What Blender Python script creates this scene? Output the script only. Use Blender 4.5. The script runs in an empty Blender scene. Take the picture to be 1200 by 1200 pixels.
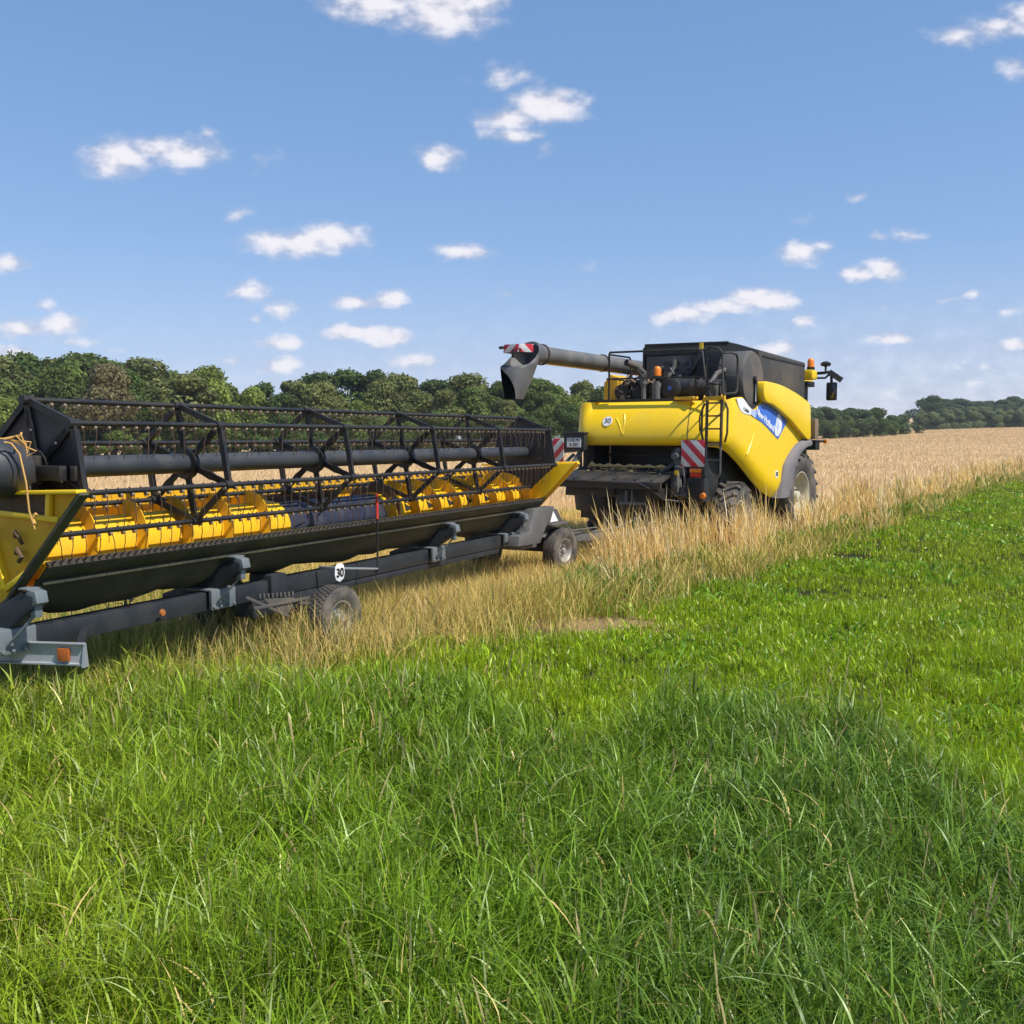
import bpy, bmesh, math, random
import numpy as np
from mathutils import Vector, Matrix
random.seed(7); RNG = np.random.default_rng(11)
PI = math.pi; R = math.radians
SC = bpy.context.scene; COL = SC.collection

# ------------------------------------------------------------------ camera, sky, sun, exposure
CAM_H = 2.35; FPX = 1150.0; PITCH = math.atan(88 / FPX)
cd = bpy.data.cameras.new('camera'); cam = bpy.data.objects.new('camera', cd); COL.objects.link(cam)
cd.sensor_width = 36; cd.lens = 36 * FPX / 1200; cd.clip_end = 6000; cd.clip_start = .05
cam.location = (0, 0, CAM_H); cam.rotation_euler = (PI / 2 - PITCH, 0, 0)
SC.camera = cam
SUN_EL = R(54); SUN_DIR = Vector((.85, -.53, 0)).normalized() * math.cos(SUN_EL) + Vector((0, 0, math.sin(SUN_EL)))
ld = bpy.data.lights.new('sun', 'SUN'); sun = bpy.data.objects.new('sun', ld); COL.objects.link(sun)
ld.energy = 4.6; ld.angle = R(.53); ld.color = (1, .955, .88)
sun.rotation_euler = SUN_DIR.to_track_quat('Z', 'Y').to_euler()
sun.location = (60, -50, 90)
SC.view_settings.view_transform = 'Standard'; SC.view_settings.look = 'None'
SC.view_settings.exposure = 0.3; SC.view_settings.gamma = 1
SC.cycles.max_bounces = 8; SC.cycles.transparent_max_bounces = 8
SC.cycles.use_adaptive_sampling = True; SC.cycles.adaptive_threshold = .02
SC.cycles.use_denoising = True
SC.cycles.sample_clamp_indirect = 6

W = bpy.data.worlds.new('World'); SC.world = W; W.use_nodes = True
def nd(nt, t, **kw):
    n = nt.nodes.new(t)
    for k, v in kw.items():
        if k == 'inp':
            for i, x in v.items(): n.inputs[i].default_value = x
        else: setattr(n, k, v)
    return n
def mth(nt, op, a, b=None, c=None):
    n = nt.nodes.new('ShaderNodeMath'); n.operation = op
    for i, x in enumerate((a, b, c)):
        if x is None: continue
        if isinstance(x, (int, float)): n.inputs[i].default_value = x
        else: nt.links.new(x, n.inputs[i])
    return n.outputs[0]
def maprange(nt, x, a, b, c=0., d=1., smooth=True):
    n = nt.nodes.new('ShaderNodeMapRange'); n.interpolation_type = 'SMOOTHSTEP' if smooth else 'LINEAR'
    nt.links.new(x, n.inputs[0])
    for i, v in enumerate((a, b, c, d)): n.inputs[1 + i].default_value = v
    return n.outputs[0]

# clouds: direction on the sky (x/y, z/y), half width, half height, strength
CLOUDS = [
 (-0.1342,0.4233,0.0520,0.0185,1.00), (-0.0671,0.4184,0.0587,0.0252,1.00), (-0.0335,0.4265,0.0377,0.0151,0.80), (-0.0067,0.3549,0.0321,0.0127,0.50), (0.0338,0.3262,0.0423,0.0186,1.00), (0.0000,0.3155,0.0355,0.0135,0.95),
 (0.0000,0.2990,0.0322,0.0093,0.85), (0.0322,0.2858,0.0119,0.0051,0.40), (-0.0738,0.2750,0.0272,0.0127,0.90), (-0.3921,0.2759,0.0373,0.0204,1.00), (-0.3579,0.2842,0.0339,0.0136,0.90), (-0.3266,0.2808,0.0424,0.0161,1.00),
 (-0.3008,0.2990,0.0085,0.0051,0.35), (-0.2136,0.1933,0.0530,0.0154,1.00), (-0.1836,0.1984,0.0444,0.0145,1.00), (-0.2391,0.1959,0.0325,0.0120,0.90), (-0.0470,0.1849,0.0265,0.0060,0.70), (-0.2641,0.1462,0.0214,0.0077,0.75),
 (-0.2318,0.1292,0.0180,0.0077,0.65), (-0.2577,0.1208,0.0103,0.0052,0.40), (-0.1562,0.1352,0.0309,0.0060,0.80), (-0.1244,0.1386,0.0223,0.0069,0.80), (-0.2324,0.0953,0.0344,0.0095,0.85), (-0.1634,0.1029,0.0361,0.0103,0.95),
 (-0.1290,0.1012,0.0310,0.0086,0.90), (-0.2371,0.0731,0.0276,0.0078,0.75), (-0.0974,0.0765,0.0310,0.0069,0.70), (-0.5047,0.1749,0.0274,0.0094,0.85), (-0.4918,0.1089,0.0292,0.0077,0.80), (-0.4556,0.1123,0.0275,0.0077,0.85),
 (-0.0103,0.1411,0.0103,0.0051,0.50), (-0.2727,0.2218,0.0153,0.0051,0.50), (-0.2862,0.0773,0.0172,0.0052,0.45), (-0.5064,0.0867,0.0241,0.0052,0.75), (-0.4721,0.1318,0.0120,0.0051,0.45), (-0.4389,0.0961,0.0344,0.0060,0.40),
 (-0.3962,0.0876,0.0258,0.0043,0.30), (0.2385,0.1386,0.0326,0.0129,1.00), (0.2617,0.1352,0.0275,0.0086,0.90), (0.2103,0.1301,0.0386,0.0094,0.95), (0.1718,0.1216,0.0378,0.0069,0.85), (0.2881,0.1841,0.0188,0.0085,0.75),
 (0.3059,0.1891,0.0120,0.0051,0.50), (0.3723,0.1681,0.0205,0.0077,0.85), (0.3468,0.1631,0.0205,0.0060,0.80), (0.2896,0.1157,0.0163,0.0060,0.65), (0.2713,0.0884,0.0207,0.0069,0.80), (0.3837,0.1004,0.0344,0.0060,0.70),
 (0.4790,0.4022,0.0462,0.0126,0.75), (0.4415,0.3941,0.0294,0.0076,0.55), (0.5122,0.4119,0.0336,0.0151,0.80), (0.4989,0.3664,0.0185,0.0076,0.50), (0.5062,0.0927,0.0310,0.0060,0.80), (0.3970,0.2000,0.0154,0.0051,0.45),
 (0.3672,0.1975,0.0102,0.0043,0.30), (0.4605,0.1419,0.0129,0.0051,0.50), (0.4376,0.1360,0.0172,0.0043,0.40), (0.4981,0.1250,0.0155,0.0043,0.40), (0.4743,0.0705,0.0431,0.0069,0.40), (0.3802,0.0448,0.0518,0.0078,0.35),
 (0.3447,0.2385,0.0119,0.0043,0.45), (0.2857,0.2160,0.0102,0.0043,0.30), (-0.2462,0.2726,0.0170,0.0068,0.30), (0.0770,0.1706,0.0103,0.0043,0.25), (0.4663,0.0534,0.0432,0.0060,0.35), (0.1380,0.0705,0.0431,0.0052,0.30),
 (0.3776,0.1318,0.0137,0.0043,0.30), (0.2323,0.1004,0.0155,0.0043,0.35), (0.2239,0.0859,0.0172,0.0034,0.30)]
def build_sky():
    nt = W.node_tree; nt.nodes.clear()
    out = nd(nt, 'ShaderNodeOutputWorld')
    sky = nd(nt, 'ShaderNodeTexSky', sky_type='NISHITA', sun_disc=False)
    sky.sun_elevation = SUN_EL; sky.sun_rotation = math.atan2(.85, -.53)
    sky.altitude = 1200; sky.air_density = 1.0; sky.dust_density = .1; sky.ozone_density = 1.5
    bg = nd(nt, 'ShaderNodeBackground'); bg.inputs[1].default_value = .13
    # per-channel response of the phone camera to the sky
    sp = nd(nt, 'ShaderNodeSeparateColor'); cb_ = nd(nt, 'ShaderNodeCombineColor'); nt.links.new(sky.outputs[0], sp.inputs[0])
    for i, (k, g) in enumerate(((1.0, .70), (1.48, .543), (2.22, .475))):
        nt.links.new(mth(nt, 'MULTIPLY', mth(nt, 'POWER', sp.outputs[i], g), k), cb_.inputs[i])
    nt.links.new(cb_.outputs[0], bg.inputs[0])
    tc = nd(nt, 'ShaderNodeTexCoord')
    sx = nd(nt, 'ShaderNodeSeparateXYZ'); nt.links.new(tc.outputs['Generated'], sx.inputs[0])
    y = mth(nt, 'MAXIMUM', sx.outputs[1], .05)
    cx = nd(nt, 'ShaderNodeCombineXYZ')
    nt.links.new(mth(nt, 'DIVIDE', sx.outputs[0], y), cx.inputs[0]); nt.links.new(mth(nt, 'DIVIDE', sx.outputs[2], y), cx.inputs[1])
    P = cx.outputs[0]
    def noise(scale, detail, rough, stretch):
        m = nd(nt, 'ShaderNodeVectorMath', operation='MULTIPLY'); nt.links.new(P, m.inputs[0]); m.inputs[1].default_value = stretch
        n = nd(nt, 'ShaderNodeTexNoise'); n.inputs['Scale'].default_value = scale; n.inputs['Detail'].default_value = detail; n.inputs['Roughness'].default_value = rough
        nt.links.new(m.outputs[0], n.inputs['Vector']); return n
    wn = noise(20, 4, .6, (1, 1.5, 1))
    wv = nd(nt, 'ShaderNodeVectorMath', operation='SUBTRACT'); nt.links.new(wn.outputs['Color'], wv.inputs[0]); wv.inputs[1].default_value = (.5, .5, .5)
    ws = nd(nt, 'ShaderNodeVectorMath', operation='MULTIPLY'); nt.links.new(wv.outputs[0], ws.inputs[0]); ws.inputs[1].default_value = (.034, .014, 0)
    wa = nd(nt, 'ShaderNodeVectorMath', operation='ADD'); nt.links.new(P, wa.inputs[0]); nt.links.new(ws.outputs[0], wa.inputs[1])
    Q = wa.outputs[0]
    acc = None
    for (x, z, w, h, s) in CLOUDS:
        small = h < .009; w *= 1.5 if small else 1.3; h *= 2.1 if small else 1.4; s = min(1, s + .12) if small else s
        a = nd(nt, 'ShaderNodeVectorMath', operation='SUBTRACT'); nt.links.new(Q, a.inputs[0]); a.inputs[1].default_value = (x, z, 0)
        b = nd(nt, 'ShaderNodeVectorMath', operation='MULTIPLY'); nt.links.new(a.outputs[0], b.inputs[0]); b.inputs[1].default_value = (1 / w, 1 / h, 0)
        c = nd(nt, 'ShaderNodeVectorMath', operation='LENGTH'); nt.links.new(b.outputs[0], c.inputs[0])
        v = mth(nt, 'MULTIPLY_ADD', c.outputs['Value'], -s, s)       # s at the middle, 0 on the rim
        acc = v if acc is None else mth(nt, 'SMOOTH_MAX', acc, v, .12)
    fine = noise(38, 4, .5, (1, 1.6, 1))
    d = mth(nt, 'MULTIPLY_ADD', fine.outputs['Fac'], .95, mth(nt, 'SUBTRACT', acc, .60))
    dens = maprange(nt, d, -.07, .72)
    ahead = maprange(nt, sx.outputs[1], .06, .2)
    dens = mth(nt, 'MULTIPLY', dens, ahead)
    # low thin milky veil towards the right-hand horizon
    veil = mth(nt, 'MULTIPLY', maprange(nt, sx.outputs[2], .19, .0), .50)
    veil = mth(nt, 'MULTIPLY', veil, maprange(nt, sx.outputs[0], -1.0, .45))
    dens = mth(nt, 'MAXIMUM', mth(nt, 'MULTIPLY', dens, .94), veil)
    sh = noise(38, 4, .6, (1, 1.6, 1))
    ramp = nd(nt, 'ShaderNodeMix', data_type='RGBA'); ramp.inputs['A'].default_value = (.50, .49, .57, 1); ramp.inputs['B'].default_value = (.78, .755, .79, 1)
    nt.links.new(maprange(nt, mth(nt, 'ADD', mth(nt, 'MULTIPLY', sh.outputs['Fac'], .9), mth(nt, 'MULTIPLY', dens, .35)), .42, .82), ramp.inputs['Factor'])
    cb = nd(nt, 'ShaderNodeBackground'); cb.inputs[1].default_value = 1.0; nt.links.new(ramp.outputs['Result'], cb.inputs[0])
    mx = nd(nt, 'ShaderNodeMixShader'); nt.links.new(dens, mx.inputs[0]); nt.links.new(bg.outputs[0], mx.inputs[1]); nt.links.new(cb.outputs[0], mx.inputs[2])
    nt.links.new(mx.outputs[0], out.inputs[0])
build_sky()

# ------------------------------------------------------------------ helpers
def tag(o, label=None, cat=None, group=None, kind=None):
    if label: o['label'] = label
    if cat: o['category'] = cat
    if group: o['group'] = group
    if kind: o['kind'] = kind
    return o
def empty(name, loc=(0, 0, 0), rz=0., parent=None):
    o = bpy.data.objects.new(name, None); COL.objects.link(o); o.location = loc; o.rotation_euler = (0, 0, rz); o.empty_display_size = .1
    if parent: o.parent = parent
    return o
def V(*a): return Vector(a)
class MB:
    """collects faces, builds one mesh object"""
    def __init__(s): s.v = []; s.f = []; s.m = []
    def add(s, vs, fs, mi=0):
        b = len(s.v); s.v += [tuple(p) for p in vs]
        for f in fs: s.f.append(tuple(b + i for i in f)); s.m.append(mi)
    def box(s, lo, hi, mi=0, rot=None, at=None):
        x0, y0, z0 = lo; x1, y1, z1 = hi
        vs = [V(x, y, z) for z in (z0, z1) for y in (y0, y1) for x in (x0, x1)]
        if rot is not None: vs = [rot @ p for p in vs]
        if at is not None: vs = [p + V(*at) for p in vs]
        s.add(vs, [(0, 2, 3, 1), (4, 5, 7, 6), (0, 1, 5, 4), (2, 6, 7, 3), (0, 4, 6, 2), (1, 3, 7, 5)], mi); return s
    def bar(s, a, b, w, h, up=(0, 0, 1), mi=0):
        a = V(*a); b = V(*b); d = (b - a).normalized(); u = V(*up)
        if abs(d.dot(u)) > .98: u = V(0, 1, 0) if abs(d.y) < .9 else V(1, 0, 0)
        r = d.cross(u).normalized() * w / 2; u = r.cross(d).normalized() * h / 2
        vs = [p + i * r + j * u for p in (a, b) for j in (-1, 1) for i in (-1, 1)]
        s.add(vs, [(0, 1, 3, 2), (4, 6, 7, 5), (0, 4, 5, 1), (2, 3, 7, 6), (0, 2, 6, 4), (1, 5, 7, 3)], mi); return s
    def tube(s, pts, r, n=8, mi=0, caps=True, closed=False):
        pts = [V(*p) for p in pts]; k = len(pts)
        rs = r if isinstance(r, (list, tuple)) else [r] * k
        b = len(s.v); prev = None
        for i, p in enumerate(pts):
            if closed: d = pts[(i + 1) % k] - pts[i - 1]
            else: d = pts[min(i + 1, k - 1)] - pts[max(i - 1, 0)]
            d = d.normalized() if d.length > 1e-9 else V(0, 0, 1)
            if prev is None:
                t = V(0, 0, 1) if abs(d.z) < .9 else V(1, 0, 0); x = d.cross(t).normalized()
            else:
                x = prev - d * prev.dot(d); x = x.normalized()
            prev = x; y = d.cross(x)
            for j in range(n):
                a = 2 * PI * j / n; s.v.append(tuple(p + rs[i] * (math.cos(a) * x + math.sin(a) * y)))
        for i in range(k if closed else k - 1):
            i2 = (i + 1) % k
            for j in range(n):
                s.f.append((b + i * n + j, b + i * n + (j + 1) % n, b + i2 * n + (j + 1) % n, b + i2 * n + j)); s.m.append(mi)
        if caps and not closed:
            s.f.append(tuple(b + j for j in range(n))[::-1]); s.m.append(mi)
            s.f.append(tuple(b + (k - 1) * n + j for j in range(n))); s.m.append(mi)
        return s
    def lathe(s, prof, o, ax, n=32, mi=0):
        """prof: (along axis, radius)"""
        o = V(*o); ax = V(*ax).normalized(); t = V(0, 0, 1) if abs(ax.z) < .9 else V(1, 0, 0)
        x = ax.cross(t).normalized(); y = ax.cross(x); b = len(s.v); k = len(prof)
        for (h, r) in prof:
            for j in range(n):
                a = 2 * PI * j / n; s.v.append(tuple(o + ax * h + max(r, 1e-4) * (math.cos(a) * x + math.sin(a) * y)))
        for i in range(k - 1):
            for j in range(n):
                s.f.append((b + i * n + j, b + i * n + (j + 1) % n, b + (i + 1) * n + (j + 1) % n, b + (i + 1) * n + j)); s.m.append(mi)
        return s
    def prism(s, poly, fn, d0, d1, mi=0):
        """poly in 2d; fn(a, b, depth) -> 3d"""
        n = len(poly); vs = [fn(a, b, d0) for a, b in poly] + [fn(a, b, d1) for a, b in poly]
        s.add(vs, [tuple(range(n))[::-1], tuple(range(n, 2 * n))] + [(i, (i + 1) % n, n + (i + 1) % n, n + i) for i in range(n)], mi); return s
    def sheet(s, rows, mi=0, closed=False):
        """rows of equal length -> quads"""
        n = len(rows[0]); b = len(s.v)
        for r in rows: s.v += [tuple(p) for p in r]
        for i in range(len(rows) - 1):
            for j in range(n - 1 + (1 if closed else 0)):
                j2 = (j + 1) % n
                s.f.append((b + i * n + j, b + i * n + j2, b + (i + 1) * n + j2, b + (i + 1) * n + j)); s.m.append(mi)
        return s
    def build(s, name, mats, parent=None, bevel=0., smooth=35, solid=0., fix=True, loc=None):
        me = bpy.data.meshes.new(name); me.from_pydata(s.v, [], s.f)
        if not isinstance(mats, (list, tuple)): mats = [mats]
        for m in mats: me.materials.append(m)
        me.polygons.foreach_set('material_index', s.m); me.update()
        bm = bmesh.new(); bm.from_mesh(me)
        if fix: bmesh.ops.recalc_face_normals(bm, faces=bm.faces)
        if solid:
            bmesh.ops.solidify(bm, geom=bm.faces[:], thickness=solid)
            bmesh.ops.recalc_face_normals(bm, faces=bm.faces)
        if bevel:
            ed = [e for e in bm.edges if len(e.link_faces) == 2 and e.calc_face_angle(0) > R(38)]
            bmesh.ops.bevel(bm, geom=ed, offset=bevel, segments=2, affect='EDGES', clamp_overlap=True, profile=.6)
        bm.to_mesh(me); bm.free()
        if smooth:
            me.polygons.foreach_set('use_smooth', [True] * len(me.polygons)); me.set_sharp_from_angle(angle=R(smooth))
        o = bpy.data.objects.new(name, me); COL.objects.link(o)
        if parent: o.parent = parent
        if loc: o.location = loc
        return o
def text_obj(name, txt, size, mat, parent, M, ext=.003, shear=0., bold=0.):
    cu = bpy.data.curves.new(name, 'FONT'); cu.body = txt; cu.size = size; cu.align_x = 'CENTER'; cu.align_y = 'CENTER'
    cu.extrude = ext; cu.shear = shear; cu.offset = bold
    t = bpy.data.objects.new('tmp', cu); COL.objects.link(t)
    dg = bpy.context.evaluated_depsgraph_get(); me = bpy.data.meshes.new_from_object(t.evaluated_get(dg)); me.name = name
    bpy.data.objects.remove(t); bpy.data.curves.remove(cu)
    me.materials.clear(); me.materials.append(mat)
    me.transform(M)
    o = bpy.data.objects.new(name, me); COL.objects.link(o); o.parent = parent; return o
def copy_of(o, parent=None, loc=None, name=None):
    c = o.copy(); COL.objects.link(c)
    if parent: c.parent = parent
    if loc: c.location = loc
    return c
def copy_tree(o, parent=None):
    c = copy_of(o, parent)
    for ch in list(o.children): copy_tree(ch, c)
    return c

# ------------------------------------------------------------------ materials
def new_mat(name):
    m = bpy.data.materials.new(name); m.use_nodes = True; nt = m.node_tree
    return m, nt, nt.nodes['Principled BSDF']
def paint(name, col, dirt=(.2, .15, .09), amount=.35, rough=.4, metal=0., scale=3.0, coat=0., bump=.0, var=.12):
    m, nt, b = new_mat(name)
    tc = nd(nt, 'ShaderNodeTexCoord')
    n1 = nd(nt, 'ShaderNodeTexNoise'); n1.inputs['Scale'].default_value = scale; n1.inputs['Detail'].default_value = 8; n1.inputs['Roughness'].default_value = .65
    n2 = nd(nt, 'ShaderNodeTexNoise'); n2.inputs['Scale'].default_value = scale * 9; n2.inputs['Detail'].default_value = 5
    nt.links.new(tc.outputs['Object'], n1.inputs['Vector']); nt.links.new(tc.outputs['Object'], n2.inputs['Vector'])
    f = mth(nt, 'MULTIPLY', maprange(nt, n1.outputs['Fac'], .38, .75), amount)
    f = mth(nt, 'MULTIPLY_ADD', maprange(nt, n2.outputs['Fac'], .5, .75), var, f)
    mx = nd(nt, 'ShaderNodeMix', data_type='RGBA'); mx.inputs['A'].default_value = (*col, 1); mx.inputs['B'].default_value = (*dirt, 1)
    nt.links.new(f, mx.inputs['Factor']); nt.links.new(mx.outputs['Result'], b.inputs['Base Color'])
    nt.links.new(maprange(nt, n1.outputs['Fac'], .3, .8, rough, min(1, rough + .35)), b.inputs['Roughness'])
    b.inputs['Metallic'].default_value = metal; b.inputs['Coat Weight'].default_value = coat; b.inputs['Coat Roughness'].default_value = .15
    if bump:
        bp = nd(nt, 'ShaderNodeBump'); bp.inputs['Strength'].default_value = bump; bp.inputs['Distance'].default_value = .01
        nt.links.new(n2.outputs['Fac'], bp.inputs['Height']); nt.links.new(bp.outputs[0], b.inputs['Normal'])
    return m
M = {}
M['yellow'] = paint('yellow_paint', (.93, .60, .001), (.52, .36, .10), .24, .36, coat=.25, scale=1.6, var=.05)
M['yellow_worn'] = paint('worn_yellow_paint', (.78, .42, .004), (.34, .2, .05), .45, .5, scale=2.4, var=.18)
M['auger_yellow'] = paint('auger_yellow_paint', (.82, .46, .003), (.45, .22, .03), .35, .4, scale=3.5, var=.12)
M['flight'] = paint('flight_orange', (.82, .44, .004), (.3, .15, .03), .3, .45, scale=3)
M['black'] = paint('black_metal', (.012, .012, .014), (.10, .08, .055), .22, .42, scale=2.2, var=.1)
M['black_dusty'] = paint('dusty_black_metal', (.014, .014, .015), (.14, .11, .075), .36, .55, scale=2.5, var=.2)
M['pipe'] = paint('blue_black_pipe', (.03, .034, .042), (.10, .09, .075), .3, .42, scale=4)
M['tank'] = paint('dusty_tank_sheet', (.042, .039, .036), (.14, .115, .08), .6, .55, scale=.9, var=.2)
M['drum'] = paint('dusty_screen', (.075, .072, .07), (.2, .15, .1), .55, .6, scale=1.6)
M['grey'] = paint('grey_paint', (.10, .10, .10), (.22, .2, .17), .5, .5, scale=2.5)
M['steel'] = paint('galvanised_steel', (.42, .45, .48), (.28, .26, .22), .4, .42, metal=.55, scale=6)
M['trailer'] = paint('blue_grey_trailer_paint', (.014, .018, .024), (.07, .07, .06), .25, .45, scale=2.5)
M['clamp'] = paint('light_grey_clamp', (.17, .20, .22), (.2, .19, .16), .4, .42, metal=.3, scale=5)
M['under'] = paint('muddy_underside', (.04, .04, .026), (.12, .11, .06), .7, .8, scale=1.6, bump=.4)
M['rubber'] = paint('dusty_rubber', (.05, .047, .044), (.24, .20, .16), .75, .85, scale=2.5, bump=.3, var=.25)
M['rim_white'] = paint('cream_rim', (.55, .50, .38), (.3, .25, .17), .5, .5, scale=4)
M['rim_silver'] = paint('silver_rim', (.40, .385, .36), (.26, .22, .17), .6, .38, metal=.35, scale=4)
M['fender'] = paint('grey_plastic', (.15, .135, .14), (.24, .21, .19), .5, .6, scale=3)
M['white'] = paint('white_sticker', (.8, .8, .8), (.6, .58, .55), .2, .4)
M['blue'] = paint('blue_sticker', (.04, .15, .58), (.1, .2, .5), .2, .35)
M['lavender'] = paint('pale_blue_sticker', (.42, .50, .78), (.5, .55, .75), .2, .35)
M['ink'] = paint('black_ink', (.01, .01, .012), (.03, .03, .03), .2, .5)
M['brown'] = paint('brown_ladder_paint', (.05, .028, .014), (.16, .11, .07), .4, .5)
M['box_brown'] = paint('brown_box', (.22, .15, .09), (.3, .24, .17), .4, .6)
M['knife'] = paint('worn_dark_steel', (.022, .018, .014), (.12, .08, .04), .3, .6, scale=8)
M['rust'] = paint('rusty_steel', (.075, .045, .025), (.22, .13, .07), .6, .7, scale=8)
M['coil_lit'] = paint('sunlit_coil_steel', (.34, .27, .20), (.25, .16, .1), .4, .4, metal=.3)  # tine coils: their sunlit look is put into a paler steel colour
M['wire_dark'] = paint('darkened_tine_wire', (.10, .065, .04), (.2, .13, .08), .4, .45, metal=.4)  # tine wire: same tine coloured dark, as seen against the light
M['bluedark'] = paint('dark_blue_tube', (.022, .026, .05), (.10, .09, .09), .4, .4, scale=4)
M['straw'] = paint('loose_straw', (.62, .43, .18), (.4, .27, .11), .5, .9, scale=20, bump=.6)
M['orange'] = paint('orange_lens', (.85, .22, .01), (.6, .15, .01), .2, .2)
M['amber_dull'] = paint('dusty_amber', (.42, .10, .01), (.3, .15, .06), .5, .5)
M['red'] = paint('red_lens', (.6, .02, .012), (.4, .02, .01), .2, .2)
M['redpaint'] = paint('red_paint', (.62, .03, .02), (.4, .1, .06), .3, .5)
M['twine'] = paint('orange_twine', (.62, .35, .10), (.5, .28, .1), .3, .9)
M['bark'] = paint('bark', (.09, .07, .05), (.16, .13, .1), .5, .9, scale=2)
def glass_mat():
    m, nt, b = new_mat('cab_glass'); b.inputs['Base Color'].default_value = (.02, .03, .035, 1); b.inputs['Roughness'].default_value = .06; b.inputs['Specular IOR Level'].default_value = .8
    return m
M['glass'] = glass_mat()
def stripes(name, sgn, period=.33, off=0., axis=0):
    m, nt, b = new_mat(name); tc = nd(nt, 'ShaderNodeTexCoord'); sx = nd(nt, 'ShaderNodeSeparateXYZ'); nt.links.new(tc.outputs['Object'], sx.inputs[0])
    s = mth(nt, 'MULTIPLY_ADD', sx.outputs[2], sgn, sx.outputs[axis])
    fr = mth(nt, 'FRACT', mth(nt, 'MULTIPLY_ADD', s, 1 / period, off))
    st = maprange(nt, mth(nt, 'ABSOLUTE', mth(nt, 'SUBTRACT', fr, .5)), .245, .255)
    n1 = nd(nt, 'ShaderNodeTexNoise'); n1.inputs['Scale'].default_value = 9; nt.links.new(tc.outputs['Object'], n1.inputs['Vector'])
    mx = nd(nt, 'ShaderNodeMix', data_type='RGBA'); mx.inputs['A'].default_value = (.55, .012, .035, 1); mx.inputs['B'].default_value = (.62, .61, .60, 1)
    nt.links.new(st, mx.inputs['Factor'])
    m2 = nd(nt, 'ShaderNodeMix', data_type='RGBA'); m2.inputs['B'].default_value = (.3, .25, .2, 1); nt.links.new(mx.outputs['Result'], m2.inputs['A'])
    nt.links.new(mth(nt, 'MULTIPLY', maprange(nt, n1.outputs['Fac'], .45, .8), .4), m2.inputs['Factor'])
    nt.links.new(m2.outputs['Result'], b.inputs['Base Color']); b.inputs['Roughness'].default_value = .35
    return m
M['stripes_down'] = stripes('red_white_stripes_falling', 1, .30, .15)
M['stripes_up'] = stripes('red_white_stripes_rising', -1, .30, .1)
def leafy(name, attr='tint', trans=.35, rough=.5, mul=(1, 1, 1), spec=.3):
    m, nt, b = new_mat(name); out = nt.nodes['Material Output']
    a = nd(nt, 'ShaderNodeAttribute', attribute_name=attr)
    mx = nd(nt, 'ShaderNodeMix', data_type='RGBA', blend_type='MULTIPLY'); mx.inputs['Factor'].default_value = 1; mx.inputs['B'].default_value = (*mul, 1)
    nt.links.new(a.outputs['Color'], mx.inputs['A'])
    nt.links.new(mx.outputs['Result'], b.inputs['Base Color']); b.inputs['Roughness'].default_value = rough; b.inputs['Specular IOR Level'].default_value = spec
    t = nd(nt, 'ShaderNodeBsdfTranslucent'); ms = nd(nt, 'ShaderNodeMixShader'); ms.inputs[0].default_value = trans
    hs = nd(nt, 'ShaderNodeHueSaturation'); hs.inputs['Value'].default_value = 1.25; hs.inputs['Hue'].default_value = .49
    nt.links.new(mx.outputs['Result'], hs.inputs['Color']); nt.links.new(hs.outputs[0], t.inputs[0])
    nt.links.new(b.outputs[0], ms.inputs[1]); nt.links.new(t.outputs[0], ms.inputs[2]); nt.links.new(ms.outputs[0], out.inputs[0])
    return m
M['grass'] = leafy('grass_blade', trans=.32, rough=.4, spec=.34)
M['drygrass'] = leafy('dry_stalk', trans=.3, rough=.6, spec=.2)

# ------------------------------------------------------------------ ground
def S(x, a, b):
    t = np.clip((x - a) / (b - a), 0, 1); return t * t * (3 - 2 * t)
def ground_h(x, y):
    x = np.asarray(x, float); y = np.asarray(y, float)
    h = .8 * S(y, 55, 150) + 4.9 * S(x, 40, 210) * S(y, 90, 380) + 9 * S(y, 360, 470) * S(x, 195, 265) - 2.3 * S(-x, -6, 30) * S(y, 50, 122)
    return h
DRY_A = np.array([-1.6, -.795, -.53, -.353, -.176, -.123, -.053, 0, .105, .14, .175, .21, .245, .275, .315, .345, .384, .41, .436, .48, .522, .56, .608, .75])
DRY_Y = np.array([8.6, 9.0, 9.55, 10.2, 10.9, 11.2, 11.6, 12.4, 14.1, 14.5, 15.9, 17.3, 16.9, 19.6, 20.2, 24.4, 25.0, 31.5, 33.5, 49, 56, 78, 92, 200.])
TALL_A = np.array([-1.6, -.795, -.53, -.353, -.177, -.035, .089, .195, .355, .446, .538, .75, 1.5])
TALL_Y = np.array([8.2, 8.2, 8.4, 8.7, 8.6, 8.0, 7.0, 7.4, 7.2, 5.9, 5.2, 5.0, 5.0])
def y_dry(a): return np.interp(a, DRY_A, DRY_Y)
def y_tall(a): return np.interp(a, TALL_A, TALL_Y)

def vnoise(x, y, scale, seed):
    """smooth value noise, numpy"""
    r = np.random.default_rng(seed); T = r.random((64, 64))
    u = x / scale + 31.7; v = y / scale + 17.3
    i = np.floor(u).astype(int); j = np.floor(v).astype(int); fu = u - i; fv = v - j
    fu = fu * fu * (3 - 2 * fu); fv = fv * fv * (3 - 2 * fv)
    g = lambda a, b: T[a % 64, b % 64]
    return (g(i, j) * (1 - fu) + g(i + 1, j) * fu) * (1 - fv) + (g(i, j + 1) * (1 - fu) + g(i + 1, j + 1) * fu) * fv
def fbm(x, y, scale, seed): return .55 * vnoise(x, y, scale, seed) + .3 * vnoise(x, y, scale / 2.1, seed + 1) + .15 * vnoise(x, y, scale / 4.3, seed + 2)

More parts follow.
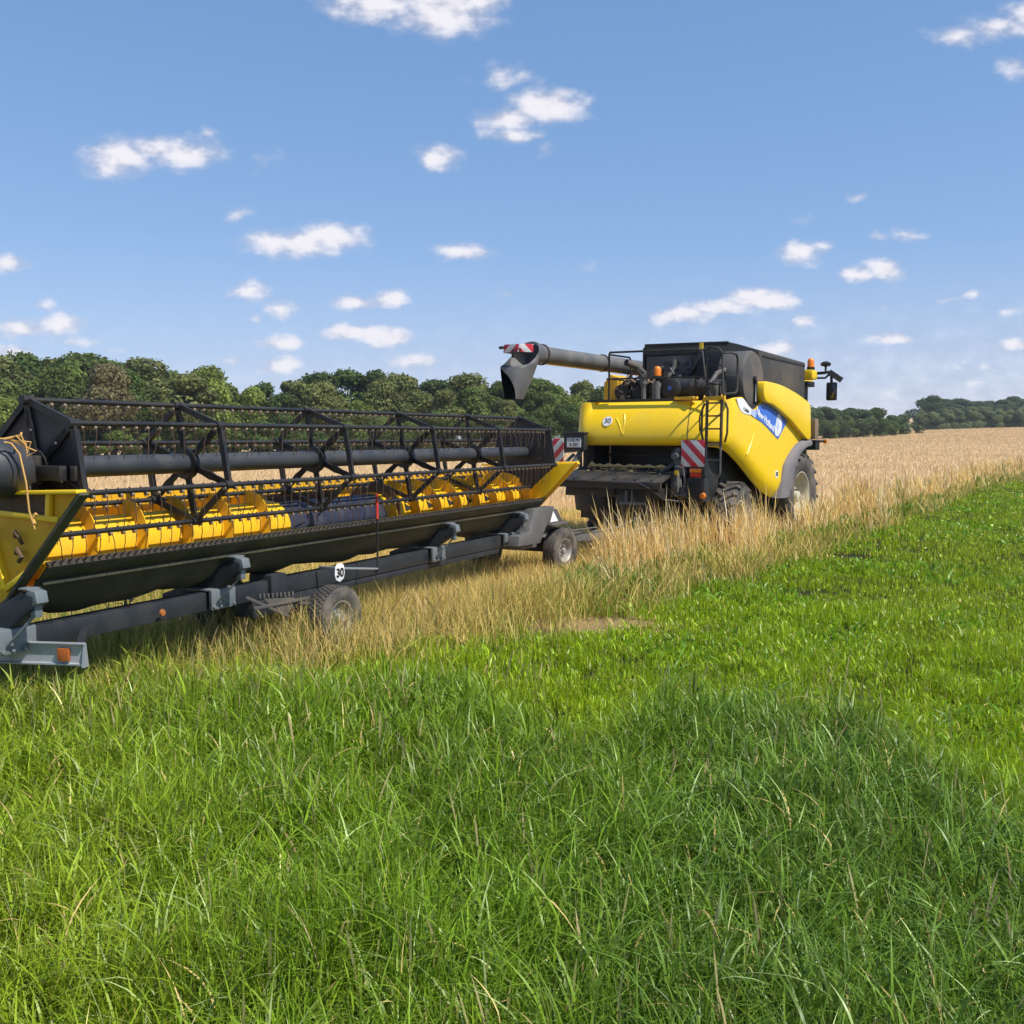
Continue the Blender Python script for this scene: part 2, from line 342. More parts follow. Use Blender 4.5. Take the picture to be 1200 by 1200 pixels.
def soil_mat(name, c1, c2, c3, scale):
    m, nt, b = new_mat(name); g = nd(nt, 'ShaderNodeNewGeometry')
    n1 = nd(nt, 'ShaderNodeTexNoise'); n1.inputs['Scale'].default_value = scale; n1.inputs['Detail'].default_value = 8; n1.inputs['Roughness'].default_value = .7
    n2 = nd(nt, 'ShaderNodeTexNoise'); n2.inputs['Scale'].default_value = scale * .06; n2.inputs['Detail'].default_value = 4
    mp = nd(nt, 'ShaderNodeMapping'); mp.inputs['Rotation'].default_value = (0, 0, R(58)); mp.inputs['Scale'].default_value = (.25, 1.4, 1)
    nt.links.new(g.outputs['Position'], n1.inputs['Vector']); nt.links.new(g.outputs['Position'], mp.inputs['Vector']); nt.links.new(mp.outputs[0], n2.inputs['Vector'])
    a = nd(nt, 'ShaderNodeMix', data_type='RGBA'); a.inputs['A'].default_value = (*c1, 1); a.inputs['B'].default_value = (*c2, 1)
    nt.links.new(maprange(nt, n1.outputs['Fac'], .32, .68), a.inputs['Factor'])
    c = nd(nt, 'ShaderNodeMix', data_type='RGBA'); c.inputs['B'].default_value = (*c3, 1); nt.links.new(a.outputs['Result'], c.inputs['A'])
    nt.links.new(mth(nt, 'MULTIPLY', maprange(nt, n2.outputs['Fac'], .4, .7), .7), c.inputs['Factor'])
    nt.links.new(c.outputs['Result'], b.inputs['Base Color']); b.inputs['Roughness'].default_value = .95; b.inputs['Specular IOR Level'].default_value = .1
    bp = nd(nt, 'ShaderNodeBump'); bp.inputs['Strength'].default_value = .8; bp.inputs['Distance'].default_value = .05
    nt.links.new(n1.outputs['Fac'], bp.inputs['Height']); nt.links.new(bp.outputs[0], b.inputs['Normal'])
    return m
M['field'] = soil_mat('ripe_field', (.60, .43, .24), (.48, .33, .17), (.64, .47, .28), 2.2)
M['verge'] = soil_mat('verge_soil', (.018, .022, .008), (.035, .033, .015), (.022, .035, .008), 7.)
M['crop_top'] = soil_mat('ripe_crop_top', (.56, .375, .185), (.42, .27, .125), (.60, .42, .22), 2.6)

def terrain():
    xs = np.concatenate([-np.geomspace(900, 6, 46), np.linspace(-5, 5, 9), np.geomspace(6, 900, 46)])
    ys = np.concatenate([-np.geomspace(200, 5, 10), np.linspace(0, 60, 16), np.geomspace(64, 1000, 60)])
    X, Y = np.meshgrid(xs, ys); Z = ground_h(X, Y)
    mb = MB(); mb.sheet([[(X[i, j], Y[i, j], Z[i, j]) for j in range(len(xs))] for i in range(len(ys))])
    o = mb.build('field', M['field']); tag(o, kind='structure')
    # green verge sheet, lying on the field
    aa = np.linspace(-1.5, .74, 900)
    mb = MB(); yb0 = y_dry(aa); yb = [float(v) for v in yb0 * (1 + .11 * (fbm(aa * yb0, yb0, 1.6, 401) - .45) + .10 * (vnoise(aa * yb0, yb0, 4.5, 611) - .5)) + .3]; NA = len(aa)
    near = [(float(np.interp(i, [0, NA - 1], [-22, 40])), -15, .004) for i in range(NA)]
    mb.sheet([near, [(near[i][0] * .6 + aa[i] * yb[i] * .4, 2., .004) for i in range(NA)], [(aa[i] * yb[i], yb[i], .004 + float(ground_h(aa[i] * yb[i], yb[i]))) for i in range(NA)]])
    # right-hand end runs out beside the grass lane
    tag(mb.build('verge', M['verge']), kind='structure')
terrain()

# ------------------------------------------------------------------ grass meshes
def blades(name, x, y, h, w, lean, az, yaw, col, segs, mat, ear=False, curve=1.6, z0=None):
    """one mesh of tapered, bending blades; all arrays of length N"""
    N = len(x); z = ground_h(x, y)
    if z0 is not None: z = z + z0
    T = np.linspace(0, 1, segs + 1)
    nv = 2 * segs + 1
    co = np.empty((N, nv, 3), np.float32)
    dx = np.cos(az); dy = np.sin(az); wx = np.cos(yaw); wy = np.sin(yaw)
    for k in range(segs + 1):
        t = T[k]; b = lean * h * t ** curve
        bz = .38 * lean ** 2 * t ** 2.2
        px = x + dx * b; py = y + dy * b; pz = z + h * (t - .38 * lean ** 2 * t ** 2.2) - .02
        if k == segs:
            co[:, 2 * k, 0] = px; co[:, 2 * k, 1] = py; co[:, 2 * k, 2] = pz
        else:
            if ear: ww = w * (.35 if t < .6 else 1.5 if t < .95 else 1)
            else: ww = w * (1 - t ** 1.8) * (.75 + .5 * t)
            co[:, 2 * k, 0] = px - wx * ww * .5; co[:, 2 * k, 1] = py - wy * ww * .5; co[:, 2 * k, 2] = pz
            co[:, 2 * k + 1, 0] = px + wx * ww * .5; co[:, 2 * k + 1, 1] = py + wy * ww * .5; co[:, 2 * k + 1, 2] = pz
    base = (np.arange(N) * nv)[:, None]
    loops = []; sizes = []
    quad = []
    for k in range(segs - 1): quad += [2 * k, 2 * k + 1, 2 * k + 3, 2 * k + 2]
    k = segs - 1; tri = [2 * k, 2 * k + 1, 2 * k + 2]
    pat = np.array(quad + tri); L = (base + pat[None, :]).ravel().astype(np.int32)
    tot = np.tile(np.array([4] * (segs - 1) + [3]), N); st = np.concatenate([[0], np.cumsum(tot)[:-1]]).astype(np.int32)
    me = bpy.data.meshes.new(name)
    me.vertices.add(N * nv); me.vertices.foreach_set('co', co.ravel())
    me.loops.add(len(L)); me.loops.foreach_set('vertex_index', L)
    me.polygons.add(len(st)); me.polygons.foreach_set('loop_start', st)
    me.update(calc_edges=True)
    me.polygons.foreach_set('use_smooth', np.ones(len(st), bool))
    ca = me.color_attributes.new('tint', 'FLOAT_COLOR', 'POINT')
    c4 = np.ones((N, nv, 4), np.float32); c4[:, :, :3] = col[:, None, :]
    if not ear: c4[:, 0:2, :3] *= np.array([1.05, .93, .8])
    ca.data.foreach_set('color', c4.ravel())
    me.materials.append(mat)
    o = bpy.data.objects.new(name, me); COL.objects.link(o); return o
def sample(n, y0, y1, power, amin=-.68, amax=.68):
    """n ground points seen from the lane side, density falling as y**-power"""
    e = 2 - power
    u = RNG.random(n); y = (y0 ** e + u * (y1 ** e - y0 ** e)) ** (1 / e) if abs(e) > 1e-6 else y0 * (y1 / y0) ** u
    lo = amin * y - (1.7 if amin < -.3 else 0); hi = amax * y + (1.7 if amax > .3 else 0); x = lo + (hi - lo) * RNG.random(n); return x, y, x / y
def mixc(a, b, t): return np.asarray(a)[None, :] * (1 - t[:, None]) + np.asarray(b)[None, :] * t[:, None]
G_DARK = (.125, .218, .012); G_MID = (.195, .312, .014); G_LIME = (.31, .44, .014); G_BLUE = (.135, .235, .04); G_YEL = (.36, .38, .045)
STRAW = (.82, .60, .22); STRAW2 = (.66, .44, .14); STRAWP = (.90, .75, .44)
BARE = [(1.0, 12.1, 1.05, .75), (-1.1, 11.5, .8, .35), (4.2, 14.6, .35, .4), (5.3, 13.2, .25, .3), (6.6, 19.2, .5, .6), (-2.05, 3.95, .25, .2), (-2.35, 4.3, .2, .15)]
def bare(x, y):
    m = np.zeros(len(x))
    for (bx, by, rx, ry) in BARE:
        d = np.sqrt(((x - bx) / rx) ** 2 + ((y - by) / ry) ** 2) + .5 * (vnoise(x, y, .25, 5) - .5)
        m = np.maximum(m, 1 - S(d, .6, 1.05))
    return m
def verge_grass():
    for part, (n, y0, y1, segs, pw, am) in enumerate(((250000, 2.0, 6.5, 5, .7, -.68), (325000, 6.5, 14, 3, 1.3, -.68), (360000, 14, 80, 2, 1.7, .0))):
        x, y, a = sample(n, y0, y1, pw, am)
        yd = y_dry(a); yt = y_tall(a) + 1.6 * (fbm(x, y, 1.1, 3) - .5)
        big = vnoise(x, y, 4.5, 611) - .5; keep = (y < yd * (1 + .12 * (fbm(x, y, 1.3, 9) - .42) + .10 * big) + (.35 + .05 * yd) * RNG.random(n) ** 2.2) & (RNG.random(n) > .97 * bare(x, y)) & (RNG.random(n) < .18 + 1.25 * S(vnoise(x, y, .11 + .0 * y, 505) * .6 + vnoise(x, y, .31, 507) * .4, .25, .62))
        x, y, a, yd, yt = (q[keep] for q in (x, y, a, yd, yt)); N = len(x)
        tall = 1 - S(y, yt - .8, yt + .8)
        left_low = S(-a, .28, .5) * (1 - S(y, 5.5, 7.5))         # shorter turf in the near left corner
        clump = fbm(x, y, .9, 21)
        near_dry = 1 - S(yd - y, 0, 1.6 + .08 * y + 1.2 * S(-a, .05, .25))
        tuft = S(vnoise(x, y, .55, 301), .55, .85); h = (.07 + .14 * clump + .10 * tuft) * (1 - .2 * S(y, 8, 20)) + tall * (.16 + .27 * clump + .07 * S(a, -.1, .15)) * (1 - .45 * left_low)
        h *= RNG.uniform(.5, 1.2, N) ; h *= np.where((tall > .5) & (RNG.random(N) < .04), 1.3, 1)
        wsc = np.where(y < 6, (y / 6) ** .45, np.where(y < 14, (y / 6) ** .95, (14 / 6) ** .95 * (y / 14) ** 1.15))
        # grass tillers: upright stems, and leaves that leave the stem part way up, arch over and droop
        leaf = RNG.random(N) < (.25 + .42 * tall + .10 * tall * S(a, -.2, .15)) * (1 if part < 2 else .5)
        z0 = np.where(leaf, h * RNG.uniform(0, .72, N), 0)
        h = np.where(leaf, np.minimum(h * .9, RNG.uniform(.10, .29, N)) * (.6 + .4 * tall), h)
        w = np.where(leaf, RNG.uniform(.008, .0175, N), RNG.uniform(.0036, .0075, N)) * wsc
        lean = np.where(leaf, np.clip(RNG.normal(.85, .35, N), .15, 1.45), np.clip(RNG.gamma(2.0, .09, N), .02, .7))
        az = RNG.uniform(0, 2 * PI, N)
        yaw = np.where(leaf, az + PI / 2 + RNG.normal(0, .5, N), RNG.uniform(0, PI, N))
        t = fbm(x, y, 2.3, 40); right = S(a, -.05, .3)
        c = mixc(G_MID, G_LIME, np.clip((1 - tall) * (.55 + .9 * t) + .3 * left_low + .22 * S(-a, 0, .4), 0, 1))
        dk = np.clip(tall * (.25 + .75 * right) * (.35 + 1.1 * (1 - t)) - .3 * left_low, 0, .8)
        c = c * (1 - dk[:, None]) + mixc(G_DARK, G_BLUE, RNG.random(N)) * dk[:, None]
        yel = np.clip(near_dry * 1.1 * (.4 + 1.0 * fbm(x, y, .8, 60)) * S(-a, -.03, .12) + .35 * S(a, .33, .45) * S(y, 9, 14) * vnoise(x, y, 3, 8) + .28 * S(-a, .2, .5) * t, 0, .85)
        c = c * (1 - yel[:, None]) + np.array(G_YEL)[None] * yel[:, None]
        dead = RNG.random(N) < (.02 + .10 * near_dry * S(-a, -.1, .1) + .5 * bare(x, y))
        c[dead] = np.array(STRAW)[None] * RNG.uniform(.6, 1.1, (dead.sum(), 1))
        glint_blade = RNG.random(N) < .05; c[glint_blade] = np.array((.42, .52, .18))  # random pale blades: sunlit highlights put into the blade colour
        c *= RNG.uniform(.5, 1.4, (N, 1)) * (.82 + .36 * fbm(x, y, .5, 131))[:, None]
        o = blades('verge_grass', x, y, h, w, lean, az, yaw, np.clip(c, 0, 1), segs, M['grass'], curve=1.7, z0=z0)
        tag(o, ['tall uncut green grass filling the foreground', 'bright green verge grass beside the trailer and lane', 'green grass lane running along the field edge'][part], 'grass', kind='stuff')
    # broad clover-like leaves low in the lane
    n = 34000; x, y, a = sample(n, 6.5, 40, 1.1, -.1, .62)
    yd = y_dry(a); k = (y < yd - .2) & (y > y_tall(a) + .1) & (fbm(x, y, 1.6, 77) > .50); x, y, a = x[k], y[k], a[k]; N = len(x)
    h = RNG.uniform(.08, .2, N); c = mixc((.10, .26, .012), (.19, .38, .014), RNG.random(N)) * RNG.uniform(.8, 1.2, (N, 1))
    tag(blades('clover_leaves', x, y, h, RNG.uniform(.022, .05, N) * np.maximum(1, (y / 9) ** .7), RNG.uniform(.6, 1.2, N), RNG.uniform(0, 2 * PI, N), RNG.uniform(0, PI, N), c, 3, M['grass']), 'low broad leaved clover patches in the green lane', 'clover', kind='stuff')
    # seed heads standing over the tall grass
    n = 2600; x, y, a = sample(n, 2.6, 10.5, .3); k = (y < y_tall(a) + 1) & (fbm(x, y, 1.3, 90) > .45); x, y, a = x[k], y[k], a[k]; N = len(x)
    h = RNG.uniform(.30, .58, N) * (1 - .4 * S(-a, .28, .5) * (1 - S(y, 5.5, 7.5)))
    c = mixc((.30, .30, .10), (.55, .42, .22), RNG.random(N))
    tag(blades('grass_seed_heads', x, y, h, RNG.uniform(.004, .008, N) * np.maximum(1, (y / 5) ** .6), RNG.uniform(.05, .35, N), RNG.uniform(0, 2 * PI, N), RNG.uniform(0, PI, N), c, 8, M['drygrass'], ear=True, curve=2.2), 'thin tan seed heads rising from the tall grass', 'seed heads', kind='stuff')
verge_grass()

def dry_band():
    # golden stalks along the field edge
    n = 330000; x, y, a = sample(n, 9, 95, 1.25, -.05, .66)
    yd = y_dry(a); wob = fbm(x, y, 1.4 + .0 * y, 33) - .5; dist = (y - yd) / (1 + .02 * yd) + 3.0 * wob * (.5 + .025 * yd) - .9 * (.5 + .03 * yd) * (vnoise(x, y, 4.5, 611) - .5); band = 2.4 + .02 * yd
    k = (dist > -1.7 * RNG.random(n) ** 3) & (dist < band) & (a > .02 + .05 * vnoise(x, y, 1, 12)); x, y, a, dist, yd = x[k], y[k], a[k], dist[k], yd[k]; N = len(x)
    ed = S(dist, -.6, 1.3); cl = fbm(x, y, .8, 51); tallz = S(a, .07, .105)
    h = (.36 + .68 * ed) * (.55 + .75 * cl) * RNG.uniform(.55, 1.15, N) * (.34 + .66 * tallz) * (1 - .12 * S(y, 24, 50))
    w = RNG.uniform(.004, .0075, N) * np.maximum(1, (y / 12) ** .95)
    h *= np.where(RNG.random(N) < .07, 1.28, 1) * (.72 + .6 * vnoise(x, y, .45, 58))
    c = mixc(STRAW, STRAW2, RNG.random(N) * .8); p = RNG.random(N) < .3; c[p] = STRAWP
    gr = RNG.random(N) < (.34 * (1 - ed) + .10 * (vnoise(x, y, 2.2, 63) > .6) + .25 * (1 - tallz)); c[gr] = np.array((.24, .28, .05))
    c *= RNG.uniform(.7, 1.2, (N, 1))
    tag(blades('dry_grass', x, y, h, w, np.clip(RNG.gamma(1.6, .15, N), .02, .9), RNG.normal(2.9, 1.3, N), RNG.uniform(0, PI, N), c, 5, M['drygrass'], ear=True, curve=2.), 'tall golden dry grass along the field edge beside the combine', 'dry grass', kind='stuff')
    # short tangled half dry grass under and in front of the trailer
    n = 210000; x, y, a = sample(n, 7.2, 34, 1.2, -.72, .14)
    yd = y_dry(a); dist = y - yd; k = (dist > -2.6 * RNG.random(n) ** 1.6 * fbm(x, y, .7, 71) - .3) & (dist < 16) & (RNG.random(n) > .9 * bare(x, y)); x, y, a, dist = x[k], y[k], a[k], dist[k]; N = len(x)
    front = 1 - S(dist, .6, 2.2); cl = fbm(x, y, .8, 73)
    h = (.17 + .30 * cl + .13 * front + .12 * S(a, -.32, -.22) * (1 - S(a, .04, .08)) * front) * RNG.uniform(.6, 1.25, N)
    c = mixc(G_YEL, STRAW, np.clip(.42 + 1.0 * fbm(x, y, .9, 61) * RNG.uniform(.4, 1.5, N) - .35 * S(-a, .1, .45), 0, 1)); gr = RNG.random(N) < .12 + .34 * S(-a, .1, .45); c[gr] = np.array((.15, .23, .03))
    c *= RNG.uniform(.7, 1.15, (N, 1))
    tag(blades('meadow_grass', x, y, h, RNG.uniform(.005, .009, N) * np.maximum(1, (y / 9) ** .8), np.clip(RNG.gamma(2, .22, N), .05, 1.2), RNG.uniform(0, 2 * PI, N), RNG.uniform(0, PI, N), c, 3, M['drygrass']), 'short yellowing meadow grass under the trailer', 'grass', kind='stuff')
    # wisps of dry grass and green weeds mixed along the edge of the lane
    n = 9000; a = RNG.uniform(.0, .58, n); y = y_dry(a) * (1 - np.abs(RNG.normal(0, .07, n))); x = a * y; k = fbm(x, y, 1.2, 715) > .5; x, y = x[k], y[k]; N = len(x)
    tag(blades('dry_wisps', x, y, RNG.uniform(.2, .62, N), RNG.uniform(.005, .009, N) * np.maximum(1, (y / 12) ** .9), RNG.uniform(.05, .6, N), RNG.uniform(0, 6.28, N), RNG.uniform(0, PI, N), mixc(STRAW, G_YEL, RNG.random(N)) * RNG.uniform(.7, 1.1, (N, 1)), 5, M['drygrass'], ear=True, curve=2.), 'loose wisps of dry grass straying into the green lane', 'dry grass', kind='stuff')
    n = 14000; a = RNG.uniform(.05, .60, n); y = y_dry(a) * (1 + RNG.normal(.015, .045, n)); x = a * y; k = fbm(x, y, 1.5, 725) > .53; x, y = x[k], y[k]; N = len(x)
    tag(blades('edge_weeds', x, y, RNG.uniform(.12, .34, N), RNG.uniform(.018, .04, N) * np.maximum(1, (y / 12) ** .8), RNG.uniform(.3, 1.1, N), RNG.uniform(0, 6.28, N), RNG.uniform(0, PI, N), mixc((.08, .20, .015), (.18, .32, .02), RNG.random(N)) * RNG.uniform(.7, 1.2, (N, 1)), 3, M['grass'], z0=RNG.uniform(0, .3, N)), 'leafy green weeds growing along the foot of the dry grass', 'weeds', kind='stuff')
    # a few tall seeding stems by the trailer
    n = 420; a = RNG.uniform(-.5, .12, n); y = y_dry(a) - RNG.uniform(-.9, .5, n); x = a * y
    tag(blades('seeding_stems', x, y, RNG.uniform(.3, .62, n), RNG.uniform(.008, .016, n), RNG.uniform(.05, .5, n), RNG.uniform(0, 2 * PI, n), RNG.uniform(0, PI, n), mixc((.35, .30, .12), (.50, .36, .18), RNG.random(n)), 8, M['drygrass'], ear=True, curve=2.2), 'tall brown seeding grass stems in front of the trailer beam', 'seed heads', kind='stuff')
    # standing ripe crop beyond the edge
    n = 330000; x, y, a = sample(n, 14, 150, 1.25, -.62, .66)
    yd = y_dry(a); k = (y > yd + 2.0 + .04 * yd); 
    # keep the machine's own strip free
    u = (x - 3.27) * .574 + (y - 20.39) * .819; v = (x - 3.27) * .819 - (y - 20.39) * .574
    k &= ~((v > -2.2) & (v < 1.75) & (u > -3) & (u < 8)); k &= ~((a < .1) & (y < 30))
    x, y, a = x[k], y[k], a[k]; N = len(x)
    h = RNG.uniform(.5, .72, N) * (.9 + .2 * fbm(x, y, 6, 81)); sh = fbm(x, y, 9, 84)
    c = mixc((.83, .64, .37), (.67, .50, .27), np.clip(sh * .9 + RNG.normal(0, .14, N), 0, 1)) * RNG.uniform(.88, 1.1, (N, 1))
    tag(blades('ripe_crop', x, y, h, RNG.uniform(.009, .016, N) * np.maximum(1, (y / 16) ** .85), np.clip(RNG.gamma(1.5, .15, N), .02, .8), RNG.normal(.4, .8, N), RNG.uniform(0, PI, N), c, 4, M['drygrass'], ear=True, curve=2.4), 'ripe tan cereal crop standing in the field beyond the combine', 'crop', kind='stuff')
def far_crop():
    n = 90000; x, y, a = sample(n, 140, 385, .6, .2, .70); N = len(x)
    c = mixc((.83, .64, .37), (.67, .50, .27), np.clip(fbm(x * .4, y, 14, 84) + RNG.normal(0, .2, N), 0, 1)) * RNG.uniform(.85, 1.1, (N, 1))
    tag(blades('ripe_crop', x, y, RNG.uniform(.5, .8, N), RNG.uniform(.14, .3, N), np.full(N, .2), RNG.uniform(0, 6.28, N), RNG.uniform(0, PI, N), c, 2, M['drygrass']), 'far part of the ripe crop reaching the wooded rise', 'crop', kind='stuff')
def far_fields():
    dry_band(); far_crop()
far_fields()
def straw_patch(x0, y0, rx, ry, n, label):
    x = x0 + RNG.normal(0, rx, n); y = y0 + RNG.normal(0, ry, n)
    c = mixc((.66, .50, .26), (.48, .34, .16), RNG.random(n))
    tag(blades('straw_litter', x, y, RNG.uniform(.03, .11, n), RNG.uniform(.006, .012, n), RNG.uniform(1.2, 1.52, n), RNG.uniform(0, 2 * PI, n), RNG.uniform(0, PI, n), c, 3, M['drygrass']), label, 'straw', kind='stuff')
straw_patch(1.0, 12.1, .58, .36, 20000, 'flattened patch of dead straw in the green verge')
straw_patch(-1.1, 11.4, .45, .22, 7000, 'flattened dry straw beside the trailer wheel')

# ------------------------------------------------------------------ wheels
def wheel(parent, loc, r, w, rim_r, rim_mat, lug, rz=0., side=1, name='wheel'):
    """wheel about the local x axis; side=+1: dish faces +x"""
    wh = empty(name, loc, rz, parent)
    mb = MB(); hw = w / 2
    prof = [(-hw * .78, rim_r), (-hw * .98, rim_r + (r - rim_r) * .3), (-hw, rim_r + (r - rim_r) * .62), (-hw * .9, r * .955), (-hw * .6, r * .985), (0, r), (hw * .6, r * .985), (hw * .9, r * .955), (hw, rim_r + (r - rim_r) * .62), (hw * .98, rim_r + (r - rim_r) * .3), (hw * .78, rim_r)]
    if lug == 'chevron': prof = [(a, rr if rr < r * .9 else rr - .035) for a, rr in prof]
    if lug == 'grooves':
        prof = prof[:4]
        for i in range(5):
            c = -hw * .72 + i * hw * .36; prof += [(c - hw * .13, r), (c + hw * .11, r), (c + hw * .13, r - .016), (c + hw * .21, r - .016)]
        prof += [(hw * .9, r * .955), (hw, rim_r + (r - rim_r) * .62), (hw * .98, rim_r + (r - rim_r) * .3), (hw * .78, rim_r)]
    mb.lathe(prof, (0, 0, 0), (1, 0, 0), 56)
    if lug == 'chevron':
        n = 19
        for s in (-1, 1):
            for i in range(n):
                a0 = 2 * PI * (i + (0 if s > 0 else .5)) / n
                for k in range(4):
                    t0, t1 = k / 4, (k + 1) / 4
                    def P(t, rr): 
                        x = s * hw * (-.06 + 1.04 * t); a = a0 + .30 * t ** .9; q = rr - (.0 if t < .8 else (t - .8) * .35)
                        return V(x, q * math.sin(a), q * math.cos(a))
                    mb.bar(P(t0, r - .03), P(t1, r - .03), .075, .075, up=P((t0 + t1) / 2, 1.))
    elif lug == 'blocks':
        n = 44
        for row in (-.62, -.22, .2, .6):
            for i in range(n):
                a = 2 * PI * (i + (.5 if row in (-.22, .6) else 0)) / n; p = V(row * hw, r * math.sin(a), r * math.cos(a)) * 1
                t = V(0, math.cos(a), -math.sin(a)); q = V(.05 * hw, 0, 0)
                mb.bar(p - t * .015 - q, p + t * .015 + q, hw * .3, .016, up=(0, math.sin(a), math.cos(a)))
    mb.build('tyre', M['rubber'], wh, smooth=30)
    mb = MB(); d = side
    mb.lathe([(-d * hw * .75, rim_r + .012), (-d * hw * .3, rim_r * .9), (d * hw * .45, rim_r * .88), (d * hw * .72, rim_r * .97), (d * hw * .80, rim_r + .02), (d * hw * .80, rim_r - .005), (d * hw * .6, rim_r * .86), (d * hw * .22, rim_r * .8), (d * hw * .12, rim_r * .62), (d * hw * .3, rim_r * .36), (d * hw * .3, rim_r * .1), (d * hw * .3, 0)], (0, 0, 0), (1, 0, 0), 40)
    mb.lathe([(d * hw * .28, rim_r * .24), (d * hw * .62, rim_r * .22), (d * hw * .68, rim_r * .17), (d * hw * .68, 0)], (0, 0, 0), (1, 0, 0), 20)
    for i in range(8):
        a = 2 * PI * i / 8; p = V(d * hw * .25, rim_r * .45 * math.sin(a), rim_r * .45 * math.cos(a)); mb.tube([p, p + V(d * .03, 0, 0)], .014, 6)
    mb.build('rim', rim_mat, wh, smooth=40)
    return wh

# ------------------------------------------------------------------ combine harvester (local x = its right, y = forward, z = up)
def arcp(c, rx, ry, a0, a1, n): return [(c[0] + rx * math.cos(R(a0 + (a1 - a0) * i / n)), c[1] + ry * math.sin(R(a0 + (a1 - a0) * i / n))) for i in range(n + 1)]
def combine():
    T = empty('combine_harvester', (3.27, 20.39, 0), -R(35))
    tag(T, 'yellow combine harvester seen from behind, standing at the edge of the ripe field', 'combine harvester')
    def part(mb, name, mat, **k): return mb.build(name, M[mat], k.pop('parent', T), **k)
    # --- yellow body shell
    path = [(-1.58, .9), (-1.58, .4), (-1.58, -.1), (-1.58, -.6), (-1.58, -.95)] + arcp((-1.25, -.97), .33, .33, 180, 270, 8)[1:] + [(x, -1.3) for x in np.linspace(-1.05, .45, 9)] + arcp((.62, -.62), 1.04, .68, 270, 360, 18) + [(1.66, u) for u in np.linspace(-.5, 3.68, 66)]
    BU = [-1.3, -1.0, -.55, -.1, .3, .7, 1.1, 1.45, 1.65, 1.78, 1.9, 1.99, 2.04, 2.09, 2.3, 2.55, 2.8, 3.2, 3.68]; BW = [2.18, 2.15, 2.02, 1.83, 1.63, 1.43, 1.25, 1.13, 1.08, 1.06, 1.07, 1.15, 1.4, 1.7, 1.86, 1.98, 2.11, 2.22, 2.29]
    TU = [-1.3, -.75, -.62, -.2, -.1, .1, .33, .46, .6, .74, 1.0, 1.6, 2.3, 3.0, 3.68]; TW = [3.05, 3.05, 3.1, 3.13, 3.10, 2.99, 2.905, 2.90, 2.95, 3.04, 3.10, 3.05, 3.0, 2.8, 2.5]
    rows = []; NR = 16
    for i, (x, u) in enumerate(path):
        a = path[max(i - 1, 0)]; b = path[min(i + 1, len(path) - 1)]; t = V(b[0] - a[0], b[1] - a[1], 0).normalized(); n = V(t.y, -t.x, 0)
        rw = max(0, -n.y) ** 1.5; right = x > 0
        bot = np.interp(u, BU, BW) if (right and u > -1.29) else 2.18
        top = np.interp(u, TU, TW) if (right and u > -1.29) else 3.05
        if top < bot + .05: top = bot + .05
        r = []
        for k in range(NR + 1):
            w = bot + (top - bot) * k / NR
            tt = max(0, (w - (top - .55)) / .55); bb = max(0, (bot + .42 - w) / .42); bs = max(0, (bot + .34 - w) / .34)
            tr = (w - bot) / (top - bot); off = rw * (.42 * max(0, (tr - .08) / .92) ** 2.05 + .10 * max(0, (.16 - tr) / .16) ** 2) + (1 - rw) * (.13 * bs ** 2.4 * (1 if u < 2.0 else .1) + .03 * tt ** 4)
            p = V(x, u, w) - n * off; r.append(p)
        r.append(V(x, u, top + (.012 if rw > .2 else 0)) - n * (.34 * rw + .55 * rw + .05))
        r.insert(0, V(x, u, bot + .015) - n * (rw * .26 + (1 - rw) * .17))
        rows.append(r)
    mb = MB(); mb.sheet(rows); part(mb, 'body_shell', 'yellow', smooth=50, fix=True)
    # dark panel joint beside the ladder and the joint on the flank
    def on_rear(x, w):
        tr = (w - 2.18) / .87; return V(x, -1.3 + .42 * max(0, (tr - .08) / .92) ** 2.05 + .10 * max(0, (.16 - tr) / .16) ** 2, w)
    mb = MB(); ix = [i for i, (x, u) in enumerate(path) if x > .9 and u < -.9][0]
    mb.tube([p + V(.004, -.004, 0) for p in rows[ix][1:-1]], .006, 5); part(mb, 'panel_joint', 'ink')
    iy = [i for i, (x, u) in enumerate(path) if x > 1.6 and u > .33][0]
    mb = MB(); mb.tube([V(1.664, .45 - .42 * t ** 1.6, 2.62 - .62 * t) - V(.0, 0, 0) for t in np.linspace(0, 1, 9)], .012, 5); part(mb, 'pressed_crease', 'yellow')
    # raised upper panel
    up = [(.63, 3.46), (.81, 3.475), (1.13, 3.465), (1.45, 3.45), (1.75, 3.42), (2.02, 3.385), (2.51, 3.31), (2.93, 3.23), (3.25, 3.16), (3.44, 3.11), (3.53, 3.02), (3.6, 2.35), (3.52, 2.29), (3.37, 2.29), (3.1, 2.39), (2.84, 2.49), (2.28, 2.71), (1.59, 2.91), (1.13, 3.02), (.9, 3.04), (.78, 3.06), (.68, 3.12), (.60, 3.22), (.60, 3.35)]
    mb = MB(); mb.prism(up, lambda a, b, d: (d, a, b), 1.55, 1.775); part(mb, 'upper_side_panel', 'yellow', bevel=.035, smooth=50)
    # decals: thin foil on the flat flank
    def foil(name, mat, poly, x=1.664, parent=T):
        mb = MB(); mb.prism(poly, lambda a, b, d: (d, a, b), x - .02, x); return mb.build(name, M[mat], parent, smooth=0)
    foil('white_sticker', 'white', [(-.55, 3.09), (-.2, 3.1), (-.12, 3.06), (.09, 2.955), (.22, 2.905), (.22, 2.79), (.10, 2.79), (-.1, 2.80), (-.32, 2.85), (-.42, 2.93)], 1.666)
    foil('pale_sticker', 'lavender', [(.223, 2.90), (.40, 2.885), (.47, 2.885), (.47, 2.725), (.36, 2.75), (.223, 2.788)], 1.667)
